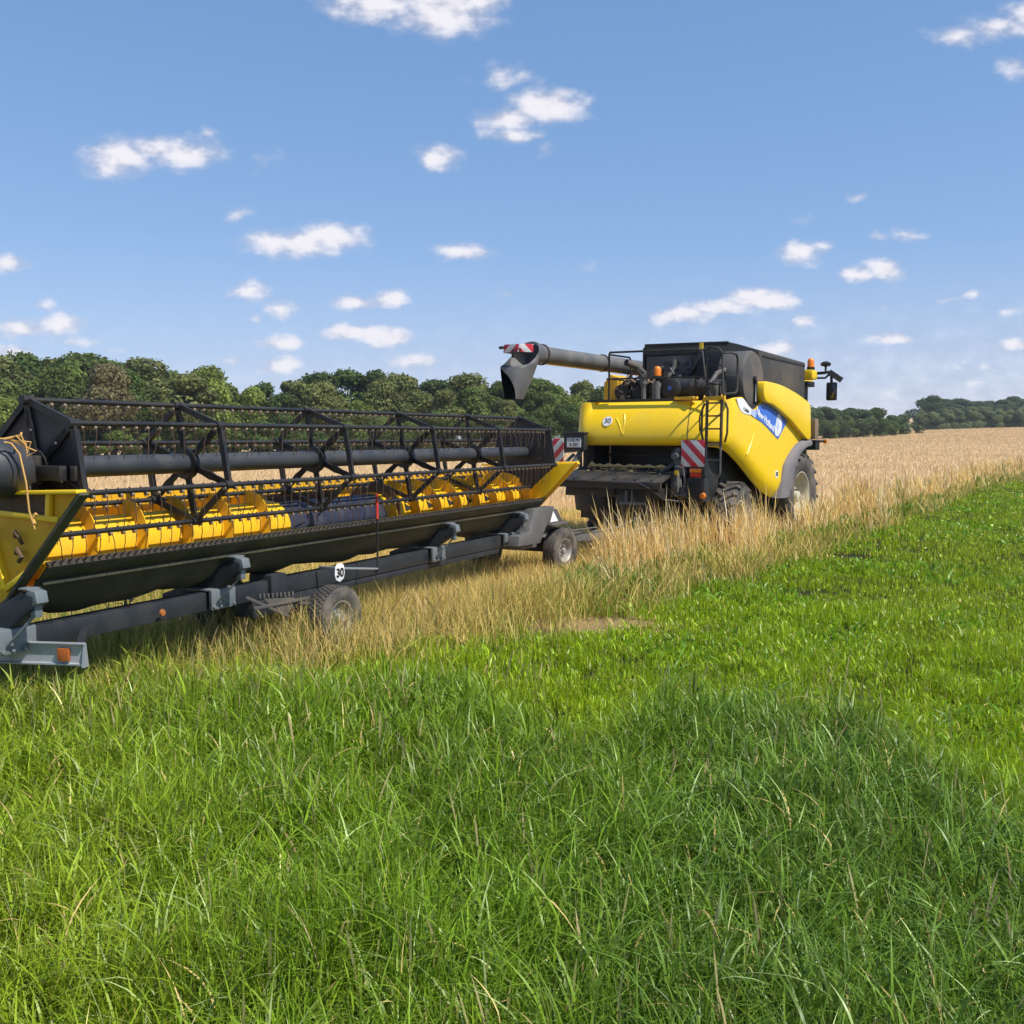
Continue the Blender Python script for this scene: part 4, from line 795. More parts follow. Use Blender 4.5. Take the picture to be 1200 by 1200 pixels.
    mb = MB(); mb.tube([(1.5, 4.35, 3.82), (1.75, 4.5, 3.84), (1.84, 4.53, 3.86), (1.90, 4.53, 3.78)], .035, 8); mb.tube([(1.6, 4.4, 3.72), (1.78, 4.48, 3.72), (1.86, 4.52, 3.80)], .025, 8); mb.lathe([(0, .02), (.12, .025), (.14, .11), (.20, .12), (.24, .06), (.25, 0)], (1.78, 4.50, 3.86), (0, 0, 1), 16); mb.bar((1.86, 4.5, 3.86), (2.12, 4.62, 3.66), .10, .12); mb.bar((1.90, 4.55, 3.8), (1.90, 4.58, 3.62), .05, .05); ma = part(mb, 'mirror_arm', 'black', smooth=50)
    mb = MB(); mb.box((1.78, 4.55, 3.20), (2.02, 4.66, 3.62)); mr = mb.build('mirror', M['black'], ma, bevel=.035)
    mb = MB(); mb.box((1.805, 4.535, 3.24), (1.995, 4.549, 3.58)); mb.build('mirror_glass', M['glass'], mr, bevel=.006)
    mb = MB(); mb.box((1.35, 3.72, 2.30), (1.82, 3.96, 2.76)); part(mb, 'step_box', 'box_brown', bevel=.02)
    mb = MB(); mb.box((1.5, 3.9, 2.05), (1.78, 4.2, 2.28)); mb.bar((1.6, 3.9, 2.25), (1.95, 4.1, 2.25), .05, .05); part(mb, 'side_bracket', 'black', bevel=.01)
    mb = MB(); mb.box((1.9, 4.06, 2.20), (1.98, 4.12, 2.29)); part(mb, 'amber_marker_lamp', 'orange', bevel=.01)
    # feeder house at the front
    mb = MB(); mb.prism([(3.9, 1.9), (3.9, .9), (6.2, .55), (6.2, 1.2)], lambda a, b, d: (d, a, b), -.7, .7); part(mb, 'feeder_house', 'yellow_worn', bevel=.03)
    return T
combine()

# ------------------------------------------------------------------ header and its trailer (local x = towards its front, y = along it away from the lane, z = up)
HEAD_LOC = (-3.95, 7.9, 0); HEAD_ROT = -R(26.8)
SPID = [.17, 1.78, 3.74, 5.62, 7.45, 9.2]; HUB = (0., 2.095); RR = .565
VA = [100, 40, -20, -80, -140, 160]
def header():
    T = empty('grain_header', HEAD_LOC, HEAD_ROT)
    tag(T, 'long yellow grain header with black reel and auger, resting on the low trailer', 'header')
    def part(mb, name, mat, **k): return mb.build(name, M[mat] if isinstance(mat, str) else [M[q] for q in mat], k.pop('parent', T), **k)
    # trough: floor and back sheet, with the feeder opening in the middle
    def sheet(y0, y1, prof, n=6):
        mb = MB(); mb.sheet([[V(v, y0 + (y1 - y0) * i / n, w) for v, w in prof] for i in range(n + 1)]); return mb
    full = [(.20, 1.315), (.06, 1.17), (-.10, .99), (-.34, .895), (-.56, .93), (-.72, 1.06), (-.81, 1.28), (-.85, 1.55), (-.86, 1.80)]
    mb = sheet(.05, 3.9, full); mb.sheet([[V(v, 5.3 + (9.5 - 5.3) * i / 6, w) for v, w in full] for i in range(7)]); mb.sheet([[V(v, 3.9 + 1.4 * i / 2, w) for v, w in full[:5]] for i in range(3)]); mb.sheet([[V(v, 3.9 + 1.4 * i / 2, w) for v, w in ((-.855, 1.66), (-.86, 1.80))] for i in range(3)])
    part(mb, 'trough', 'yellow_worn', solid=.012, smooth=50)
    mb = MB(); mb.box((-.90, 3.88, .9), (-.868, 5.32, 1.68)); part(mb, 'feeder_cover', 'rust', bevel=.01)
    mb = MB(); mb.box((-1.0, .05, 1.70), (-.872, 9.5, 1.82)); mb.box((-1.0, .05, 1.0), (-.88, 9.5, 1.12))
    for y in np.linspace(.1, 9.45, 8): mb.box((-.99, y - .04, 1.12), (-.9, y + .04, 1.70))
    part(mb, 'back_frame', 'yellow_worn', bevel=.012)
    # muddy underside
    prof = [(.235, 1.30), (.22, 1.275), (.14, 1.20), (.10, 1.19), (.05, 1.06), (-.08, .94), (-.20, .872), (-.38, .85), (-.62, .87), (-.78, 1.0), (-.84, 1.2)]
    mb = MB(); ys = np.linspace(.02, 9.5, 60); rows = []
    for y in ys:
        rows.append([V(v, y, w + (.03 * math.sin(y * 7.3) * math.sin(y * 2.1 + 1) - .03 * (math.sin(y * 1.7) > .6) if i in (6, 7, 8) else 0)) for i, (v, w) in enumerate(prof)])
    mb.sheet(rows); part(mb, 'underside', 'under', solid=.01, smooth=40)
    mb = MB(); mb.bar((.13, .05, 1.165), (.13, 9.5, 1.165), .03, .03); mb.bar((-.05, .05, 1.0), (-.05, 9.5, 1.0), .035, .04)
    for y in np.linspace(.5, 9.2, 11): mb.prism([(.1, 1.17), (-.1, .96), (-.4, .84), (-.4, .9), (-.05, 1.02)], lambda a, b, d: (a, d, b), y, y + .02)
    part(mb, 'skid_rails', 'under', bevel=.006)
    # knife with its fingers
    mb = MB(); mb.bar((.205, .05, 1.318), (.205, 9.5, 1.318), .07, .018, up=(.6, 0, .8))
    n = 124
    for i in range(n):
        y = .08 + 9.4 * i / (n - 1); mb.add([(.23, y - .014, 1.325), (.23, y + .014, 1.325), (.23, y + .010, 1.34), (.23, y - .010, 1.34), (.285, y, 1.365)], [(0, 1, 2, 3), (0, 4, 1), (1, 4, 2), (2, 4, 3), (3, 4, 0)])
    part(mb, 'knife_bar', 'knife', smooth=0)
    mb = MB(); mb.bar((.150, .05, 1.328), (.150, 9.5, 1.328), .05, .016, up=(.3, 0, .95)); part(mb, 'floor_lip', 'yellow', bevel=.003)
    # auger
    AC = (-.36, 1.335)
    mb = MB()
    mb.tube([(AC[0], .1, AC[1]), (AC[0], 3.4, AC[1])], .29, 40); mb.tube([(AC[0], 5.35, AC[1]), (AC[0], 9.45, AC[1])], .29, 40); au = part(mb, 'auger', 'auger_yellow', smooth=40)
    mb = MB(); mb.tube([(AC[0], 3.4, AC[1]), (AC[0], 5.35, AC[1])], .27, 40)
    for i in range(14):
        a = i * 2.2; y = 3.5 + i * .135; q = V(AC[0] + .265 * math.cos(a), y, AC[1] + .265 * math.sin(a)); d = V(math.cos(a + .4), 0, math.sin(a + .4)); mb.tube([q, q + d * .16], .009, 6)
    mb.build('finger_drum', M['bluedark'], au, smooth=40)
    def flight(y0, y1, pitch, hand, r0=.285, r1=.43):
        mb = MB(); nst = int((y1 - y0) / pitch * 30); rows = []
        for i in range(nst + 1):
            y = y0 + (y1 - y0) * i / nst; a = hand * 2 * PI * (y - y0) / pitch + .6
            rows.append([V(AC[0] + r * math.cos(a), y, AC[1] + r * math.sin(a)) for r in (r0, r1)])
        mb.sheet(rows); return mb.build('flight', M['flight'], au, solid=.008, smooth=60)
    flight(.15, 3.42, .56, 1); flight(5.3, 9.4, .56, -1)
    mb = MB()
    for i in range(4): mb.lathe([(-.004, .28), (-.004, .435), (.004, .435), (.004, .28)], (AC[0], 5.42 + i * .0, AC[1]), (0, 1, 0), 36) if i == 0 else None
    mb.build('drum_flange', M['rust'], au, smooth=40)
    for i in range(5):  # black patches on the auger tube, spaced like the flights
        mb = MB(); y = 5.75 + i * .56; mb.prism([(y + .02 * math.sin(i), 0), (y + .2, .1), (y + .22, .4), (y + .18, .75), (y + .12, 1), (y + .03, .8), (y, .4)], lambda a, b, d: V(AC[0] + d * math.cos(.1 + .7 * b), a, AC[1] + d * math.sin(.1 + .7 * b)), .2915, .2935); part(mb, 'dark_patch', 'ink', parent=au)
    # end panels with upturned dividers
    def end_panel(y0, y1, near):
        po = [(.80, 1.93), (.22, 1.33), (-.06, 1.08), (-.30, .90), (-.92, .90), (-1.02, 1.2), (-1.02, 1.82), (-.55, 1.90), (-.1, 1.90), (.4, 1.925)]
        mb = MB(); mb.prism(po, lambda a, b, d: (a, d, b), y0, y1); o = part(mb, 'end_panel', 'yellow_worn', bevel=.01)
        s = -1 if near else 1; yo = y0 if near else y1
        mb = MB()
        mb.bar((.80, yo + s * .03, 1.935), (-1.0, yo + s * .05, 1.87), .10, .03); mb.bar((.55, yo + s * .03, 1.71), (-.6, yo + s * .03, 1.76), .05, .045); mb.bar((.44, yo + s * .03, 1.93), (.42, yo + s * .03, 1.70), .05, .04)
        mb.bar((-.30, yo + s * .03, 1.62), (-.12, yo + s * .03, 1.12), .06, .07); mb.bar((-.12, yo + s * .03, 1.12), (.15, yo + s * .03, 1.27), .05, .05)
        mb.build('panel_rib', M['yellow'], o, bevel=.008)
        mb = MB(); mb.bar((.81, yo + s * .02, 1.92), (-.06, yo + s * .02, 1.055), .09, .035, up=(.7, 0, -.7)); mb.bar((-.04, yo, 1.06), (-.34, yo, .87), .10, .05); mb.build('divider_edge', M['under'] if near else M['yellow_worn'], o, bevel=.008)
        if near:
            mb = MB(); mb.box((-.9, yo - .03, 1.735), (.38, yo - .006, 1.90)); mb.build('panel_recess', M['rust'], o, bevel=.01)
            mb = MB(); mb.tube([(.02, yo - .03, 1.55), (.06, yo - .06, 1.60), (.10, yo - .06, 1.56), (.10, yo - .03, 1.5)], .016, 6); mb.tube([(.03, yo - .03, 1.42), (.08, yo - .06, 1.46), (.13, yo - .06, 1.40), (.08, yo - .05, 1.36)], .02, 6); mb.build('hook', M['rust'], o)
        else:
            mb = MB(); mb.prism([(.80, 1.93), (.24, 1.36), (-.15, 1.06), (-.2, 1.2), (.2, 1.72), (.36, 1.90)], lambda a, b, d: (a, d, b), y0 - .06, y0 - .002); mb.build('divider_face', M['yellow'], o, bevel=.015)
    end_panel(-.06, .0, True); end_panel(9.5, 9.56, False)
    # reel
    mb = MB(); mb.tube([(HUB[0], SPID[0], HUB[1]), (HUB[0], SPID[-1], HUB[1])], .093, 28); part(mb, 'reel_tube', 'pipe', smooth=50)
    hexv = [V(HUB[0] + RR * math.cos(R(a)), 0, HUB[1] + RR * math.sin(R(a))) for a in VA]; hub = V(HUB[0], 0, HUB[1])
    def pattern(mb, y, t, solid_ribs):
        o = V(0, y, 0)
        for i in range(6):
            a, b = hexv[i], hexv[(i + 1) % 6]
            mb.bar(a + o, b + o, t, .055, up=((a + b) / 2 - hub)); mb.bar(a + o + V(0, .025, 0), b + o + V(0, .025, 0), .05, .012, up=((a + b) / 2 - hub))
            mb.bar(hub + (a - hub) * .16 + o, hub + (a - hub) * .96 + o, t, .06, up=V(0, 1, 0).cross(a - hub))
            # U-shaped gusset between neighbouring spokes
            m = ((a + b) / 2 - hub); A = hub + (a - hub) * .86; B = hub + (b - hub) * .86; pts = []
            for k in range(9):
                f = k / 8; th = PI * f
                c = A * (1 - f) + B * f; depth = math.sin(th) ** .7
                pts.append(c - m * .66 * depth * .92 + o)
            for k in range(8): mb.bar(pts[k], pts[k + 1], t, .032, up=V(0, 1, 0).cross(pts[k + 1] - pts[k]))
        mb.lathe([(-.03, 0), (-.03, .15), (.03, .15), (.03, 0)], (hub.x, y, hub.z), (0, 1, 0), 24)
        for i in range(6): mb.lathe([(-.05, 0), (-.05, .04), (.05, .04), (.05, 0)], (hexv[i].x, y, hexv[i].z), (0, 1, 0), 10)
    for i, y in enumerate(SPID):
        mb = MB()
        if i in (0, 5):
            mb.prism([(p.x, p.z) for p in hexv], lambda a, b, d: (a, d, b), y - .008, y + .008); pattern(mb, y - (.02 if i == 0 else -.02), .03, True)
            for q in hexv: mb.lathe([(0, 0), (0, .022), (.012, .018), (.013, 0)], tuple(hub + (q - hub) * .55 + V(0, y - .035, 0)), (0, -1, 0), 8)
            part(mb, 'reel_end_plate', 'black', bevel=0)
        else:
            pattern(mb, y, .026, False); part(mb, 'reel_spider', 'black', bevel=0)
    # tine bars, tines
    tm = MB(); tm.tube([(0, -.013, -.032), (0, .013, -.032)], .016, 10, mi=0); tm.tube([(0, -.016, -.032), (0, -.012, -.032)], .021, 10, mi=0)
    tm.tube([(.018, 0, -.045), (.024, 0, -.11), (.012, 0, -.17), (.02, 0, -.23), (-.005, 0, -.30)], .0042, 5, mi=1)
    proto = None; left = MB(); count = 0
    order = [1, 2, 3, 0, 4, 5]
    for bi in order:
        p = hexv[bi]; mb = MB(); mb.tube([(p.x, SPID[0] - .03, p.z), (p.x, SPID[-1] + .03, p.z)], .023, 12)
        for i in range(74): mb.lathe([(0, 0), (0, .008), (.012, .006), (.012, 0)], (p.x, .25 + i * .12, p.z + .021), (0, 0, 1), 6)
        bar = part(mb, 'reel_bar', 'black', smooth=50)
        ny = 67; nind = {1: 40, 2: 34, 3: 26}.get(bi, 0)
        for i in range(ny):
            y = .24 + i * (SPID[-1] - .28) / (ny - 1) + random.uniform(-.012, .012)
            if min(abs(y - s) for s in SPID) < .035: continue
            jit = Matrix.Rotation(random.gauss(0, .10), 4, 'X') @ Matrix.Rotation(random.gauss(0, .08), 4, 'Y')
            if i < nind and count < 100:
                if proto is None: proto = o = tm.build('tine', [M['coil_lit'], M['wire_dark']], bar, smooth=60)
                else: o = copy_of(proto, bar)
                o.location = (p.x, y, p.z); o.rotation_euler = jit.to_euler(); count += 1
            else:
                b = len(left.v); left.v += [tuple(jit @ V(*q) + V(p.x, y, p.z)) for q in tm.v]; left.f += [tuple(b + k for k in f) for f in tm.f]; left.m += tm.m
    lt = part(left, 'tines', ('coil_lit', 'wire_dark'), smooth=60); lt['kind'] = 'stuff'
    # reel drive and arms
    mb = MB(); mb.lathe([(0, 0), (0, .22), (.05, .235), (.22, .235), (.32, .215), (.38, .15), (.40, 0)], (-.02, SPID[0] - .20, HUB[1]), (0, -1, 0), 36); part(mb, 'reel_drive_cap', 'pipe', smooth=50)
    mb = MB(); mb.box((.05, .04, 2.0), (.40, .11, 2.12)); mb.box((-.2, -.1, 1.98), (.12, .1, 2.2)); mb.lathe([(0, 0), (0, .035), (.02, .03), (.02, 0)], (.14, -.04, 1.94), (0, -1, 0), 12); mb.box((.44, .1, 2.0), (.50, .13, 2.12)); part(mb, 'drive_bracket', 'black_dusty', bevel=.01)
    mb = MB()
    for y in (-.04, 9.42):
        mb.bar((.1, y, 2.05), (-1.0, y, 1.98), .07, .14); mb.bar((-.25, y, 1.95), (-.85, y, 1.5), .05, .06)
    part(mb, 'reel_arm', 'black', bevel=.01)
    return T
header()

def trailer():
    T = empty('header_trailer', HEAD_LOC, HEAD_ROT)
    tag(T, 'low blue grey four wheeled trailer carrying the grain header', 'trailer')
    def part(mb, name, mat, **k): return mb.build(name, M[mat], k.pop('parent', T), **k)
    mb = MB(); mb.bar((-.12, -.9, .70), (-.12, 9.3, .70), .18, .19); part(mb, 'main_beam', 'trailer', bevel=.02)
    mb = MB(); mb.box((-.28, 2.7, .42), (-.02, 4.4, .60)); mb.box((-.2, 4.4, .52), (-.04, 8.4, .60)); mb.box((-.3, 2.95, .6), (.02, 3.2, .86))
    part(mb, 'lower_frame', 'trailer', bevel=.02)
    for y in (-.12, 2.2, 6.42, 8.6):
        mb = MB(); mb.prism([(-.75, .55), (-.75, .72), (-.35, .86), (.18, 1.13), (.32, 1.10), (.30, 1.0), (.02, .82), (-.02, .62)], lambda a, b, d: (a, d, b), y - .06, y + .06)
        a = part(mb, 'support_arm', 'trailer', bevel=.012)
        mb = MB(); mb.prism([(.20, 1.10), (.25, 1.155), (.34, 1.14), (.36, 1.05), (.30, 1.02), (.22, 1.04)], lambda a, b, d: (a, d, b), y - .055, y + .055); mb.box((.25, y - .035, .93), (.31, y + .035, 1.03)); mb.box((.16, y - .07, 1.145), (.27, y + .07, 1.165)); mb.bar((.28, y, .96), (.06, y - .1, .70), .035, .02); mb.build('rest_pad', M['clamp'], a, bevel=.015)
        mb = MB(); mb.box((.005, y - .17, .62), (.045, y + .17, .82)); mb.box((-.3, y - .17, .805), (.03, y + .17, .825)); 
        for k in (-.14, -.05, .05, .14): mb.lathe([(0, 0), (0, .02), (.02, .018), (.02, 0)], (.045, y + k, .65), (1, 0, 0), 8)
        mb.build('clamp', M['clamp'], a, bevel=.01)
    # wheels
    wheel(T, (.48, 3.45, .36), .345, .245, .185, M['rim_silver'], 'blocks', rz=R(-3)); wheel(T, (-1.15, 3.45, .36), .345, .245, .185, M['rim_silver'], 'blocks', side=-1)
    wheel(T, (.30, 10.0, .42), .385, .26, .20, M['rim_silver'], 'grooves', rz=R(-8)); wheel(T, (-1.15, 10.0, .42), .385, .26, .20, M['rim_silver'], 'grooves', side=-1, rz=R(-8))
    for y_, z_ in ((3.45, .42), (10.0, .44)): mb = MB(); mb.bar((-1.1, y_, z_), (.35, y_, z_), .10, .12); part(mb, 'axle', 'trailer', bevel=.01)
    # turning carriage at the combine end
    mb = MB()
    mb.prism([(8.35, .64), (8.40, .80), (8.75, .83), (8.95, 1.19), (9.72, 1.19), (9.42, .90), (9.15, .62)], lambda a, b, d: (d, a, b), .12, .32)
    mb.box((-1.0, 9.0, .72), (.12, 10.2, .88)); mb.box((-.9, 9.0, .5), (.05, 9.6, .72))
    part(mb, 'carriage_frame', 'grey', bevel=.02)
    mb = MB(); mb.box((-.75, 9.55, .86), (.36, 10.25, .90)); mb.prism([(9.6, .90), (9.72, 1.13), (9.95, 1.13), (10.2, .90)], lambda a, b, d: (d, a, b), -.6, .26); part(mb, 'carriage_hood', 'drum', bevel=.012)
    mb = MB(); mb.prism([(9.66, .92), (9.78, 1.10), (9.98, .92)], lambda a, b, d: (d, a, b), .262, .268); part(mb, 'reflector_triangle', 'white')
    mb = MB(); mb.bar((-.1, 10.0, .55), (.75, 12.6, .52), .10, .12); mb.bar((-.7, 10.0, .55), (.70, 12.5, .52), .08, .10); mb.bar((.72, 12.4, .52), (.9, 13.1, .6), .10, .08); mb.tube([(.05, 10.3, .66), (.3, 11.2, .62), (.6, 12.0, .66), (.9, 12.9, .9)], .02, 6); mb.tube([(.1, 10.25, 1.0), (.25, 10.6, .7), (.4, 11.4, .70)], .016, 6); part(mb, 'drawbar', 'grey', bevel=.01)
    # marker rod, speed disc, stay
    mb = MB(); mb.tube([(.30, 4.55, .76), (.30, 4.55, 1.36)], .012, 8); mb.lathe([(0, 0), (0, .03), (.05, .03), (.05, 0)], (.30, 4.55, .70), (0, 0, 1), 10); rd = part(mb, 'marker_rod', 'black')
    mb = MB(); mb.tube([(.30, 4.55, 1.36), (.30, 4.55, 1.67)], .018, 10); mb.build('red_sleeve', M['redpaint'], rd)
    mb = MB(); mb.bar((.275, 3.8, .85), (.30, 4.55, .755), .02, .022); mb.bar((.02, 3.78, .85), (.29, 3.8, .85), .03, .03); part(mb, 'stay', 'steel', bevel=.003)
    sh = [(3.725, .875), (3.71, .79), (3.73, .725), (3.80, .69), (3.875, .725), (3.895, .79), (3.88, .875), (3.84, .905), (3.765, .905)]
    mb = MB(); mb.prism(sh, lambda a, b, d: (d, a, b), .285, .295); sp = part(mb, 'speed_sign', 'white', bevel=.002)
    text_obj('numerals', '30', .14, M['ink'], sp, Matrix.Translation((.298, 3.802, .795)) @ Matrix(((0, 0, 1, 0), (1, 0, 0, 0), (0, 1, 0, 0), (0, 0, 0, 1))), bold=.004)
    # toothed bracket by the beam, side reflector
    mb = MB(); mb.prism([(2.55, .68), (3.05, .62), (3.0, .50), (2.9, .44)], lambda a, b, d: (d, a, b), .24, .25); mb.bar((.25, 2.3, .73), (.25, 2.95, .43), .02, .03); mb.bar((.25, 2.4, .60), (.25, 3.3, .58), .03, .03); mb.bar((.1, 3.0, .58), (.45, 3.35, .50), .03, .03)
    for k in range(9): mb.bar((.25, 2.5 + k * .065, .685 - k * .006), (.25, 2.5 + k * .065, .735 - k * .006), .015, .025)
    part(mb, 'toothed_bracket', 'drum', bevel=.002)
    mb = MB(); mb.lathe([(0, 0), (0, .035), (.015, .03), (.018, 0)], (.03, 1.4, .70), (1, 0, 0), 14); part(mb, 'side_reflector', 'amber_dull')
    # rear light board, set across the tail
    lb = empty('light_board', (.50, .14, .60), R(26.8) * .72, T)
    mb = MB(); mb.prism([(-.02, -.09), (.02, -.09), (.02, -.075), (.0, -.07), (.0, .075), (.03, .085), (.03, .095), (-.02, .095)], lambda a, b, d: (d, -a, b), -1.6, .0)
    mb.build('channel', M['steel'], lb, bevel=.002)
    mb = MB(); mb.prism([(-.03, -.1), (.04, -.1), (.0, .1)], lambda a, b, d: (d, -a, b), -.012, .012); mb.build('end_cap', M['steel'], lb)
    mb = MB(); mb.box((-.225, -.032, -.055), (-.125, -.004, .05)); mb.build('amber_lamp', M['amber_dull'], lb, bevel=.008)
    mb = MB(); mb.bar((-.9, .05, 0), (-1.2, .9, .1), .06, .06); mb.bar((-.1, .05, .0), (-.5, .9, .12), .06, .06); mb.build('board_arm', M['trailer'], lb, bevel=.006)
    return T
trailer()
def twine():
    T = MB(); c = V(-.02, -.28, HUB[1])
    H = lambda v, u, w: Matrix.Translation(HEAD_LOC) @ Matrix.Rotation(HEAD_ROT, 4, 'Z') @ V(v, u, w)
    T.tube([H(.22, -.30, 2.31), (H(.26, -.27, 2.30)), H(.31, -.24, 2.22), H(.36, -.23, 2.0), H(.37, -.22, 1.78), H(.40, -.2, 1.64)], .008, 6)
    T.tube([H(.40, -.2, 1.68), H(.38, -.2, 1.72), H(.41, -.19, 1.76)], .014, 6)
    T.tube([H(-.4, -.35, 2.27), H(.0, -.35, 2.335), H(.22, -.30, 2.335), H(.28, -.2, 2.36), H(.22, -.15, 2.38)], .009, 6)
    for k in range(5): T.tube([H(.22, -.26, 2.33), H(.28 + .03 * k, -.24 + .02 * k, 2.36 - .03 * k + .04 * (k % 2)), H(.34, -.2, 2.28 - .02 * k)], .006, 5)
    o = T.build('twine', M['twine']); tag(o, 'orange baling twine knotted round the near end of the reel drive', 'twine')
twine()

# ------------------------------------------------------------------ thistle by the trailer beam
def thistle():
    g = Matrix.Translation((-4.35, 10.9, 0)); root = empty('thistle', (-4.35, 10.9, 0)); tag(root, 'flowering thistle with pale purple heads in front of the trailer beam', 'thistle')
    st = MB(); lv = MB(); fl = MB(); rnd = random.Random(4)
    for k in range(7):
        a = rnd.uniform(0, 6.28); b = V(.03 * math.cos(a), .03 * math.sin(a), 0); tip = V(.16 * math.cos(a) * rnd.random() + .02, .12 * math.sin(a), rnd.uniform(.55, .92)); md = (b + tip) / 2 + V(.02, 0, .05)
        st.tube([b, md, tip], [.009, .007, .004], 6)
        for j in range(9):
            t = rnd.uniform(.1, .9); p = b.lerp(tip, t); q = rnd.uniform(0, 6.28); d = V(math.cos(q), math.sin(q), .35) * rnd.uniform(.07, .14); s = d.cross(V(0, 0, 1)).normalized() * .018
            lv.add([p, p + d * .5 + s, p + d - V(0, 0, .02), p + d * .5 - s], [(0, 1, 2, 3)])
        fl.lathe([(0, .004), (.012, .018), (.03, .016), (.05, .028), (.056, .02), (.05, 0)], tuple(tip), (tip - md), 9)
        if k % 2: fl.lathe([(0, .004), (.012, .014), (.03, .014), (.045, .022), (.045, 0)], tuple(md + V(.05, .02, .1)), V(.4, .2, 1), 9)
    green = paint('thistle_green', (.07, .14, .05), (.15, .18, .07), .4, .7); pur = paint('thistle_purple', (.45, .25, .42), (.5, .4, .4), .4, .8, scale=30)
    st.build('stem', green, root); lv.build('leaves', green, root, fix=False); fl.build('flower_heads', pur, root)
thistle()

# ------------------------------------------------------------------ trees
def tree_mesh(seed, kind):
    rnd = np.random.default_rng(seed); lobes = []
    if kind == 'round': H_, Wd, base, nl = 1.0, .42, .10, 15
    elif kind == 'tall': H_, Wd, base, nl = 1.0, .27, .22, 13
    elif kind == 'loose': H_, Wd, base, nl = 1.0, .30, .25, 12
    else: H_, Wd, base, nl = 1.0, .55, .02, 14
    for i in range(nl):
        t = rnd.random() ** .8; z = base + (1 - base) * (.12 + .76 * t); prof = math.sin(PI * min(1, (.18 + .80 * t))) ** .6
        a = rnd.uniform(0, 2 * PI); rr = Wd * prof * rnd.uniform(.25, .75)
        r = rnd.uniform(.13, .22) * (1.0 if kind != 'loose' else .72) * (1.25 - .5 * t)
        lobes.append((rr * math.cos(a), rr * math.sin(a), z, r))
    lobes.append((0, 0, .86, .13)); lobes.append((0.03, 0, .6, .2))
    per = 1000 if kind != 'loose' else 560
    P = []; Nn = []; Tn = []; Sz = []
    for (x, y, z, r) in lobes:
        d = rnd.normal(size=(per, 3)); d /= np.linalg.norm(d, axis=1)[:, None]
        rad = r * (.62 + .42 * rnd.random(per) ** .6) * (1 + .22 * np.sin(d[:, 0] * 7 + seed) * np.sin(d[:, 1] * 6) * np.sin(d[:, 2] * 8 + 1))
        p = d * rad[:, None] * np.array([1, 1, .82]) + np.array([x, y, z])
        P.append(p); Nn.append(d + rnd.normal(0, .55, (per, 3))); Tn.append(np.full(per, rnd.uniform(.72, 1.25)) * rnd.uniform(.7, 1.3, per)); Sz.append(rnd.uniform(.009, .023, per))
    P = np.concatenate(P); Nn = np.concatenate(Nn); Tn = np.concatenate(Tn); Sz = np.concatenate(Sz); k = P[:, 2] > base * .6; P, Nn, Tn, Sz = P[k], Nn[k], Tn[k], Sz[k]; N = len(P)
    Nn /= np.linalg.norm(Nn, axis=1)[:, None]
    t = np.cross(Nn, rnd.normal(size=(N, 3))); t /= np.linalg.norm(t, axis=1)[:, None]; b = np.cross(Nn, t)
    co = np.stack([P + t * Sz[:, None], P + b * Sz[:, None] * .75 + Nn * Sz[:, None] * .3, P - t * Sz[:, None], P - b * Sz[:, None] * .75 + Nn * Sz[:, None] * .2], 1).astype(np.float32)
    me = bpy.data.meshes.new('crown'); me.vertices.add(N * 4); me.vertices.foreach_set('co', co.ravel()); me.loops.add(N * 4); me.loops.foreach_set('vertex_index', np.arange(N * 4, dtype=np.int32)); me.polygons.add(N); me.polygons.foreach_set('loop_start', (np.arange(N) * 4).astype(np.int32)); me.update(calc_edges=True)
    ca = me.color_attributes.new('tint', 'FLOAT_COLOR', 'POINT'); c4 = np.ones((N, 4, 4), np.float32); c4[:, :, :3] = (Tn[:, None, None] * np.array([1, 1, 1])); ca.data.foreach_set('color', c4.ravel())
    # trunk with limbs
    mb = MB(); mb.tube([(0, 0, 0), (.006, .004, .2), (-.004, .01, .45), (.0, 0, .7)], [.026, .020, .014, .005], 8)
    for (x, y, z, r) in lobes[:9]: mb.tube([(0, 0, max(.12, z - .25)), (x * .5, y * .5, z - .12), (x, y, z)], [.011, .008, .003], 5)
    return me, mb
LEAF = {}
for nm, c in (('dark', (0.085, 0.13, 0.03)), ('mid', (0.125, 0.172, 0.038)), ('olive', (0.165, 0.182, 0.052)), ('brown', (0.165, 0.148, 0.066)), ('light', (0.2, 0.25, 0.05)), ('pale', (0.2, 0.24, 0.1)), ('far', (0.1, 0.14, 0.05))):
    LEAF[nm] = leafy('foliage_' + nm, trans=.3, rough=.6, mul=c, spec=.2)
PROTO = {}
def proto_tree(kind, seed):
    if (kind, seed) not in PROTO:
        me, mb = tree_mesh(seed, kind); tm = mb.build('trunk', M['bark']); d = tm.data; bpy.data.objects.remove(tm); me.materials.append(LEAF['mid']); PROTO[(kind, seed)] = (me, d)
    return PROTO[(kind, seed)]
def tree(px, dist, h, kind, seed, leaf, label, group, name='tree', wide=1., cat='tree'):
    me, tk = proto_tree(kind, seed); x = (px - 600) / FPX * dist
    r = empty(name, (x, dist, float(ground_h(x, dist))), random.uniform(0, 6.28)); tag(r, label, cat, group)
    c = bpy.data.objects.new('crown', me); COL.objects.link(c); c.parent = r; c.scale = (h * wide * random.uniform(.88, 1.12), h * wide, h); c.material_slots[0].link = 'OBJECT'; c.material_slots[0].material = LEAF[leaf]
    t = bpy.data.objects.new('trunk', tk); COL.objects.link(t); t.parent = r; t.scale = (h, h, h)
    return r
